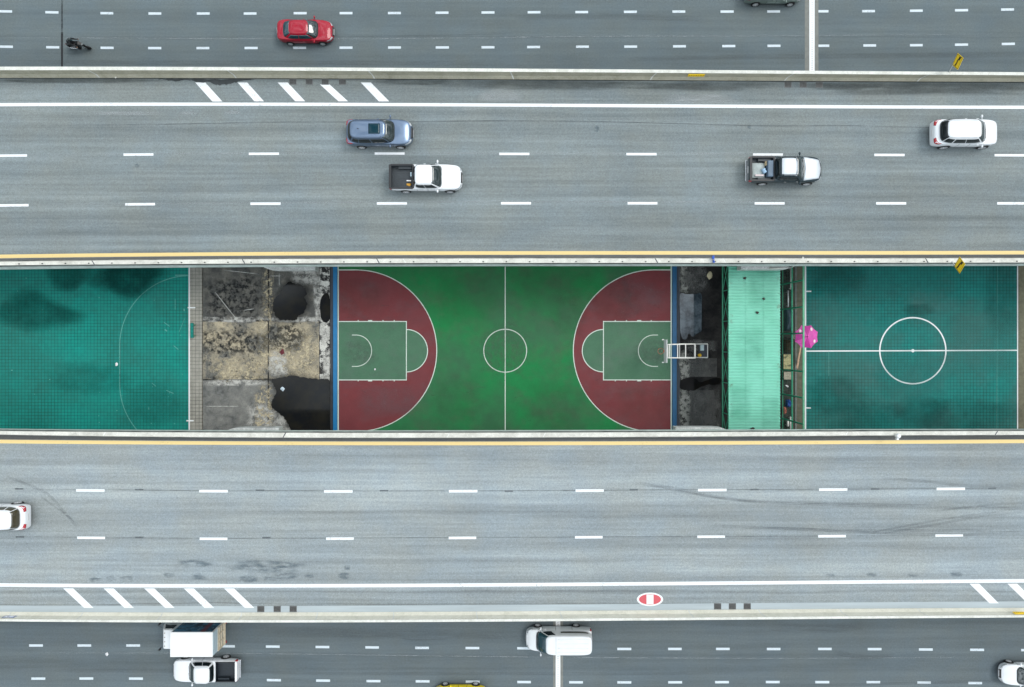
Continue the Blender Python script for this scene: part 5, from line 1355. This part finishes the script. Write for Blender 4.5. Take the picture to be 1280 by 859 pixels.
# loads in the pickup beds (things of their own)
def put(o, car_, x, y, z, label, cat, rz=0):
    M = Matrix.Translation(car_.location) @ Matrix.Rotation(car_.rotation_euler.z, 4, 'Z')
    o.location = M @ Vector((x, y, z)); o.rotation_euler = (0, 0, car_.rotation_euler.z+rz); tag(o, label, cat)
def crumple(name, a, b, h, mat, seed, n=12, sharp=4):
    rnd = random.Random(seed); v = []
    for i in range(n+1):
        for j in range(n+1):
            u, w = i/n*2-1, j/n*2-1; e = (1-abs(u)**sharp)*(1-abs(w)**sharp)
            v.append((u*a, w*b, h*e**.5*(1+.2*math.sin(4*u+seed)*math.cos(5*w))+rnd.uniform(-.02, .02)*e))
    w_ = n+1; f = [(i*w_+j, (i+1)*w_+j, (i+1)*w_+j+1, i*w_+j+1) for i in range(n) for j in range(n)]
    f += [tuple([j for j in range(w_)]+[i*w_+n for i in range(1, w_)]+[n*w_+j for j in range(n-1, -1, -1)]+[i*w_ for i in range(n-1, 0, -1)])]
    return mesh_obj(name, v, f, mat, None, True)
BZ = .668
o = crumple('bag', .18, .13, .24, simple('orange_yellow_bag', (.68, .36, .05), .7), 3); put(o, pk1, -1.22, -.54, BZ, 'orange-yellow bag in the front corner of the white pickup bed', 'bag')
o = MB().box(-.16, .16, -.04, .04, 0, .12).build('bar', M_SIGNW, None, bevel=.01); put(o, pk1, -1.22, -.22, BZ, 'short white bar lying by the orange-yellow bag in the white pickup bed', 'bar')
o = MB().box(-.05, .05, -.15, .15, 0, .35).build('box', simple('pale_blue_case', (.45, .58, .65), .5), None, bevel=.02); put(o, pk1, -1.03, .18, BZ, 'small pale blue case against the cab of the white pickup', 'case')
o = crumple('dust_sheet', .50, .58, .12, simple('grey_sheet', (.36, .40, .39), .8, var=.2, scale=3, obj=True), 5, 16, 8); put(o, pk2, -1.90, -.05, BZ, 'crumpled pale grey dust sheet in the dark pickup bed', 'sheet')
o = MB().box(-.13, .13, -.14, .14, 0, .28).build('carton', simple('tan_carton', (.52, .40, .24), .8), None, bevel=.01); put(o, pk2, -1.33, .42, BZ+.0, 'tan cardboard carton in the dark pickup bed', 'carton', .15)
o = MB().box(-.20, .20, -.58, .58, 0, .50).build('seat_cushion', simple('blue_grey_vinyl', (.10, .15, .21), .5, var=.2, obj=True), None, bevel=.06); put(o, pk2, -1.03+.0, 0, BZ, 'blue-grey padded seat cushion across the front of the dark pickup bed', 'cushion')
pk2_c = o; put(pk2_c, pk2, -.985-.18, 0, BZ, pk2_c['label'], 'cushion')
o.location.x += 0
o = crumple('bag', .13, .20, .30, simple('sky_blue_bag', (.42, .60, .78), .6), 8); put(o, pk2, -1.55+.0, -.12, BZ+.12, 'sky blue bag on the grey dust sheet in the dark pickup bed', 'bag', .5)
o = MB().box(-.30, .30, -.06, .06, 0, .10).build('plank', simple('pale_pink_plank', (.62, .52, .52), .7), None, bevel=.01); put(o, pk2, -1.86, -.42, BZ+.12, 'short pale pink plank on the grey dust sheet', 'plank')
o = MB().lathe([(.05, 0), (.12, .04), (.15, .10), (.12, .17), (.04, .20)], 18).build('helmet', M_TRIM, None, True); put(o, pk2, -1.45, .60, BZ, 'black round tub in the far corner of the dark pickup bed', 'tub')
o.name = 'tub'

# --- box truck
BT = empty('box_truck', (-25.9, -23.80, .002), PI); tag(BT, 'white box truck with dark blue side panel and beige rear gate, beside the white pickup', 'truck')
Lb = 3.45
xb0, xb1 = -2.22, 1.10; bw = .96
MB().box(xb0, xb1, -bw, bw, .88, 3.02).build('cargo_box', P_WHITE, BT, bevel=.03)
MB().box(xb0-.02, xb1+.02, -bw-.02, bw+.02, 3.0, 3.045).build('roof_panel', simple('truck_roof_white', (.82, .82, .81), .5, var=.04), BT, bevel=.01)
m_side = None
def side_graphic():
    m, nt, b = newmat('truck_side_wrap')
    tc = N(nt, 'ShaderNodeTexCoord').outputs['Object']
    f = noise(nt, 1.6, 4, .6, tc, (1, 1, 1.6)); g2 = noise(nt, 3.0, 3, .6, tc)
    c = mixc(nt, remap(nt, f, .42, .56, 0, 1), (.012, .03, .06), (.035, .17, .30))
    c = mixc(nt, remap(nt, g2, .60, .66, 0, .8), c, (.42, .56, .62))
    sp = N(nt, 'ShaderNodeSeparateXYZ'); nt.links.new(tc, sp.inputs[0])
    c = mixc(nt, remap(nt, mathn(nt, 'ABSOLUTE', mathn(nt, 'SUBTRACT', sp.outputs[0], -1.35)), .12, .25, .8, 0), c, (.20, .035, .05))
    nt.links.new(c, b.inputs['Base Color']); b.inputs['Roughness'].default_value = .35; return m
M_WRAP = side_graphic()
for sg in (-1, 1):
    a, b = sorted((sg*(bw+.003), sg*(bw+.012))); MB().box(xb0+.10, xb1-.10, a, b, 1.0, 2.90).build('side_panel', M_WRAP, BT)
# rear: pale header panel and slatted beige gate
M_GATE = simple('beige_gate', (.66, .58, .44), .7, var=.2, scale=6); M_GATED = simple('gate_inset', (.50, .46, .38), .8, var=.3, scale=6)
MB().box(xb0-.03, xb0-.002, -bw+.05, bw-.05, 2.15, 2.95).build('rear_header', simple('pale_blue_header', (.50, .62, .68), .5, var=.25, scale=8, stretch=(1, 6, 1)), BT)
MB().box(xb0-.02, xb0-.001, -bw+.05, bw-.05, .95, 2.12).build('rear_gate', M_GATED, BT)
m = MB()
for yy in (-bw+.07, -.32, .32, bw-.07): m.box(xb0-.07, xb0-.021, yy-.05, yy+.05, .92, 2.13)
for zz in (1.0, 1.42, 1.80, 2.08): m.box(xb0-.06, xb0-.022, -bw+.05, bw-.05, zz-.035, zz+.035)
m.build('gate_frame', M_GATE, BT)
MB().box(xb0-.10, xb0+.02, -bw, bw, .78, .87).build('tail_step', M_GATE, BT)
for sg in (-1, 1): MB().box(xb0-.13, xb0-.08, sg*.80-.09, sg*.80+.09, .60, .74).build('taillight', M_TAIL, BT)
# cab: lofted profile
prof = [(2.52, .45), (2.62, .62), (2.62, 1.05), (2.55, 1.20), (2.24, 1.95), (2.10, 2.10), (1.30, 2.16), (1.22, 2.05), (1.22, .45)]
cw = [.80, .86, .86, .86, .80, .76, .76, .80, .86]
v = [(x, w_, z) for (x, z), w_ in zip(prof, cw)]+[(x, -w_, z) for (x, z), w_ in zip(prof, cw)]; k = len(prof)
o = mesh_obj('cab', v, [tuple(range(k)), tuple(range(k, 2*k))[::-1]]+[(i, (i+1) % k, k+(i+1) % k, k+i) for i in range(k)], P_WHITE, BT)
md = o.modifiers.new('b', 'BEVEL'); md.width = .07; md.segments = 3; md.limit_method = 'ANGLE'; md.angle_limit = .5; bake(o)
for p_ in o.data.polygons: p_.use_smooth = True
cb = bvh_of(mdata(o))
def addt(name, vf, mat): return mesh_obj(name, vf[0], vf[1], mat, BT, True)
addt('windscreen', stick(cb, [(3, -.70, 1.92), (3, .70, 1.92)], [(3, -.74, 1.22), (3, .74, 1.22)], (-1, 0, 0), .012, 12, 6), M_GLASST)
for sg in (-1, 1): addt('side_window', stick(cb, [(1.45, 0, 1.90), (2.10, 0, 1.90)], [(1.45, 0, 1.22), (2.38, 0, 1.22)], (0, -sg, 0), .012, 8, 4), M_GLASS)
addt('grille', stick(cb, [(3, -.55, .98), (3, .55, .98)], [(3, -.55, .78), (3, .55, .78)], (-1, 0, 0), .012, 8, 2), M_TRIM)
for sg in (-1, 1):
    addt('headlight', stick(cb, [(3, sg*.60, .98), (3, sg*.80, .98)], [(3, sg*.60, .78), (3, sg*.80, .78)], (-1, 0, 0), .014, 4, 2), M_LAMP)
    MB().tube([(2.45, sg*.80, 1.75), (2.75, sg*1.02, 1.80), (2.72, sg*1.04, 1.45)], .02, 5).build('mirror_arm', M_TRIM, BT)
    MB().box(2.68, 2.74, sg*1.04-.09, sg*1.04+.09, 1.35, 1.70).build('mirror', M_TRIM, BT, bevel=.02)
for yy in (-.52, -.18, .18, .52): MB().ell((2.02, yy, 2.13), (.05, .035, .03), 8, 6).build('roof_marker_lamp', simple('amber_%d' % int(yy*100), (.20, .15, .09), .5), BT, True)
MB().box(1.10, 1.24, -.80, .80, .6, 1.9).build('cab_gap_panel', M_DGREY, BT)
MB().box(-2.15, 2.2, -.42, .42, .50, .86).build('chassis', M_TRIM, BT)
for x in (-1.25, 1.95):
    for sg in (-1, 1): wheel(BT, x, sg*.74, .37, sg, .26)

# --- motorbike and rider
MT = empty('motorbike', (gx(101.5), gy(60.5), .0), -.10); tag(MT, 'black motorbike with a rider on the top road near the dark joint', 'motorbike')
for x in (-.68, .70):
    t = MB().lathe([(.22, -.05), (.28, -.055), (.31, -.02), (.31, .02), (.28, .055), (.22, .05)], 24, 'y').build('wheel', M_TYRE, MT, True); t.location = (x, 0, .31)
    m = MB().lathe([(.225, -.03), (.225, .03), (.20, .03), (.20, -.03)], 24, 'y')
    for k in range(5): a = 2*PI*k/5; m.tube([(0, 0, 0), (.21*math.cos(a), 0, .21*math.sin(a))], .015, 5)
    m.build('rim', M_RIM, t)
M_BIKE = paint('paint_black', (.012, .014, .014), .2, .2)
st = [(-.55,.05,.72,.82), (-.35,.11,.60,.84), (-.05,.13,.50,.80), (.20,.15,.46,.92), (.42,.13,.48,.95), (.60,.08,.62,.90), (.72,.04,.70,.84)]
v = []; k = 10
for (x, w_, z0, z1) in st:
    for j in range(k): a = 2*PI*j/k; v.append((x, w_*math.cos(a), (z0+z1)/2+(z1-z0)/2*math.sin(a)))
f = [(i*k+j, i*k+(j+1) % k, (i+1)*k+(j+1) % k, (i+1)*k+j) for i in range(len(st)-1) for j in range(k)]+[tuple(range(k))[::-1], tuple((len(st)-1)*k+j for j in range(k))]
mesh_obj('bodywork', v, f, M_BIKE, MT, True)
MB().box(-.25, .25, -.14, .14, .28, .50).build('engine', simple('engine_metal', (.10, .10, .10), .4, metal=.8), MT, bevel=.04)
m = MB()
for s in (-1, 1): m.tube([(.52, s*.09, .90), (.70, s*.09, .31)], .025, 6); m.tube([(-.1, s*.08, .40), (-.68, s*.09, .31)], .022, 6)
m.build('fork', M_GALV, MT, True)
MB().tube([(.30, -.36, 1.02), (.42, -.18, 1.04), (.46, 0, 1.0), (.42, .18, 1.04), (.30, .36, 1.02)], .016, 6).build('handlebar', M_TRIM, MT, True)
MB().box(-.58, .02, -.13, .13, .80, .87).build('seat', M_TRIM, MT, bevel=.03)
for s in (-1, 1):
    m = MB().ell((.40, s*.30, 1.16), (.03, .06, .04), 8, 6); m.tube([(.38, s*.26, 1.04), (.40, s*.30, 1.14)], .008, 5); m.build('mirror', M_TRIM, MT, True)
MB().ell((.60, 0, .92), (.08, .09, .08), 10, 8).build('headlight', M_LAMP, MT, True)
MB().tube([(.1, -.16, .32), (-.35, -.19, .34), (-.75, -.20, .42)], [.03, .045, .05], 8).build('exhaust', M_CHROME, MT, True)
MB().box(-.90, -.82, -.06, .06, .62, .68).build('taillight', M_TAIL, MT, bevel=.01)
MB().box(-.86, -.55, -.06, .06, .60, .74).build('mudguard', M_BIKE, MT, bevel=.02)

def skin_person(name, label, loc, rz, joints, edges, mats):
    root = empty(name, loc, rz); tag(root, label, 'person')
    me = bpy.data.meshes.new('body'); me.from_pydata([j[0] for j in joints], edges, [])
    o = link(bpy.data.objects.new('body', me), root)
    md = o.modifiers.new('skin', 'SKIN'); md.use_smooth_shade = True
    for i, j in enumerate(joints): me.skin_vertices[0].data[i].radius = (j[1], j[1] if len(j) < 3 else j[2])
    me.skin_vertices[0].data[0].use_root = True
    s2 = o.modifiers.new('sub', 'SUBSURF'); s2.levels = 2; s2.render_levels = 2
    bake(o); o.data.materials.clear(); o.data.materials.append(mats); return root, o
M_JACKET = simple('black_jacket', (.014, .016, .018), .55, var=.3, scale=8, obj=True)
J = [((-.22, 0, .93), .20, .16), ((-.17, 0, 1.12), .21, .15), ((-.06, 0, 1.33), .23, .15), ((-.01, 0, 1.45), .10, .09), ((.04, 0, 1.54), .06, .06),
     ((-.03, .21, 1.40), .085, .085), ((.12, .27, 1.18), .07, .07), ((.32, .31, 1.07), .045, .045),
     ((-.03, -.21, 1.40), .085, .085), ((.12, -.27, 1.18), .07, .07), ((.32, -.31, 1.07), .045, .045),
     ((-.15, .13, .90), .10, .10), ((.22, .21, .78), .075, .075), ((.02, .18, .40), .05, .05), ((.14, .18, .33), .04, .04),
     ((-.15, -.13, .90), .10, .10), ((.22, -.21, .78), .075, .075), ((.02, -.18, .40), .05, .05), ((.14, -.18, .33), .04, .04)]
E = [(0,1),(1,2),(2,3),(3,4),(2,5),(5,6),(6,7),(2,8),(8,9),(9,10),(0,11),(11,12),(12,13),(13,14),(0,15),(15,16),(16,17),(17,18)]
P, body = skin_person('person', 'rider in black jacket and dark helmet sitting on the black motorbike', MT.location.copy(), -.10, J, E, M_JACKET)
m = MB().ell((.09, 0, 1.66), (.155, .135, .15), 16, 12); m.build('helmet', paint('helmet_dark', (.03, .04, .04), .2, .2), P, True)
m = MB().ell((.17, 0, 1.64), (.09, .11, .06), 12, 8); m.build('visor', M_GLASST, P, True)
M_SKIN = simple('skin', (.42, .25, .17), .6)
for s in (-1, 1):
    m = MB().ell((.345, s*.335, 1.05), (.05, .04, .025), 10, 6)
    for k in range(4): m.tube([(.35+.012*k-.02, s*(.315+.016*k), 1.065), (.395, s*(.31+.016*k), 1.05), (.385, s*(.31+.016*k), 1.02)], .009, 5)
    m.tube([(.33, s*.30, 1.05), (.36, s*.285, 1.03)], .010, 5); m.build('hand', M_SKIN, P, True)
    MB().box(.02, .27, s*.18-.045, s*.18+.045, .26, .34).build('shoe', M_TRIM, P, bevel=.03)

m = MB().ell((-.30, 0, 1.20), (.13, .17, .23), 12, 10); m.build('backpack', simple('dark_backpack', (.02, .025, .03), .7, var=.3), P, True)
MB().ell((.60, 0, .72), (.20, .10, .20), 12, 8).build('front_cowl', M_BIKE, MT, True)
mesh_obj('fairing', [(.50, -.17, .80), (.50, .17, .80), (.66, .10, 1.0), (.66, -.10, 1.0), (.44, -.14, 1.18), (.44, .14, 1.18), (.46, -.17, .80), (.46, .17, .80)], [(0,1,2,3), (3,2,5,4), (6,4,5,7), (0,3,4,6), (1,7,5,2), (0,6,7,1)], M_BIKE, MT)

# ------------------------------------------------------------------ light, sky, camera
w = bpy.data.worlds.new('World'); scene.world = w; w.use_nodes = True; nt = w.node_tree
bg = nt.nodes['Background']
sky = N(nt, 'ShaderNodeTexSky', sky_type='NISHITA'); sky.sun_disc = False
ELEV, AZ = math.radians(54), math.radians(62)
sky.sun_elevation = ELEV; sky.sun_rotation = AZ; sky.dust_density = 3.0; sky.ozone_density = 1.0
tc = N(nt, 'ShaderNodeTexCoord'); cn = N(nt, 'ShaderNodeTexNoise'); cn.inputs['Scale'].default_value = 8.0; cn.inputs['Detail'].default_value = 7; cn.inputs['Roughness'].default_value = .6
nt.links.new(tc.outputs['Generated'], cn.inputs['Vector'])
cl = remap(nt, cn.outputs['Fac'], .42, .58, .15, 1.90)
sz = N(nt, 'ShaderNodeSeparateXYZ'); nt.links.new(tc.outputs['Generated'], sz.inputs[0])
cie = remap(nt, sz.outputs[2], 0, 1, .22, 1.20)          # overcast sky: the horizon a third as bright as the zenith
cloud = scalec(nt, scalec(nt, (9.9, 10.9, 11.6), cl), cie)
mix = mixc(nt, .92, sky.outputs[0], cloud)
nt.links.new(mix, bg.inputs['Color']); bg.inputs['Strength'].default_value = .10
sd = bpy.data.lights.new('sun', 'SUN'); sd.energy = 1.3; sd.angle = math.radians(25); sd.color = (1, .97, .92)
so = bpy.data.objects.new('sun', sd); COL.objects.link(so)
d = Vector((math.sin(AZ)*math.cos(ELEV), math.cos(AZ)*math.cos(ELEV), math.sin(ELEV)))
so.rotation_euler = d.to_track_quat('Z', 'Y').to_euler(); so.location = (0, 0, 80)
cam = bpy.data.cameras.new('camera'); cam.sensor_width = 36; cam.lens = 24.0; cam.clip_end = 2000; cam.clip_start = .5
co = bpy.data.objects.new('camera', cam); COL.objects.link(co); co.location = (0, 0, H); co.rotation_euler = (0, 0, 0)
scene.camera = co
vs = scene.view_settings; vs.view_transform = 'Standard'; vs.look = 'None'; vs.exposure = 0.27; vs.gamma = 1; vs.use_curve_mapping = False
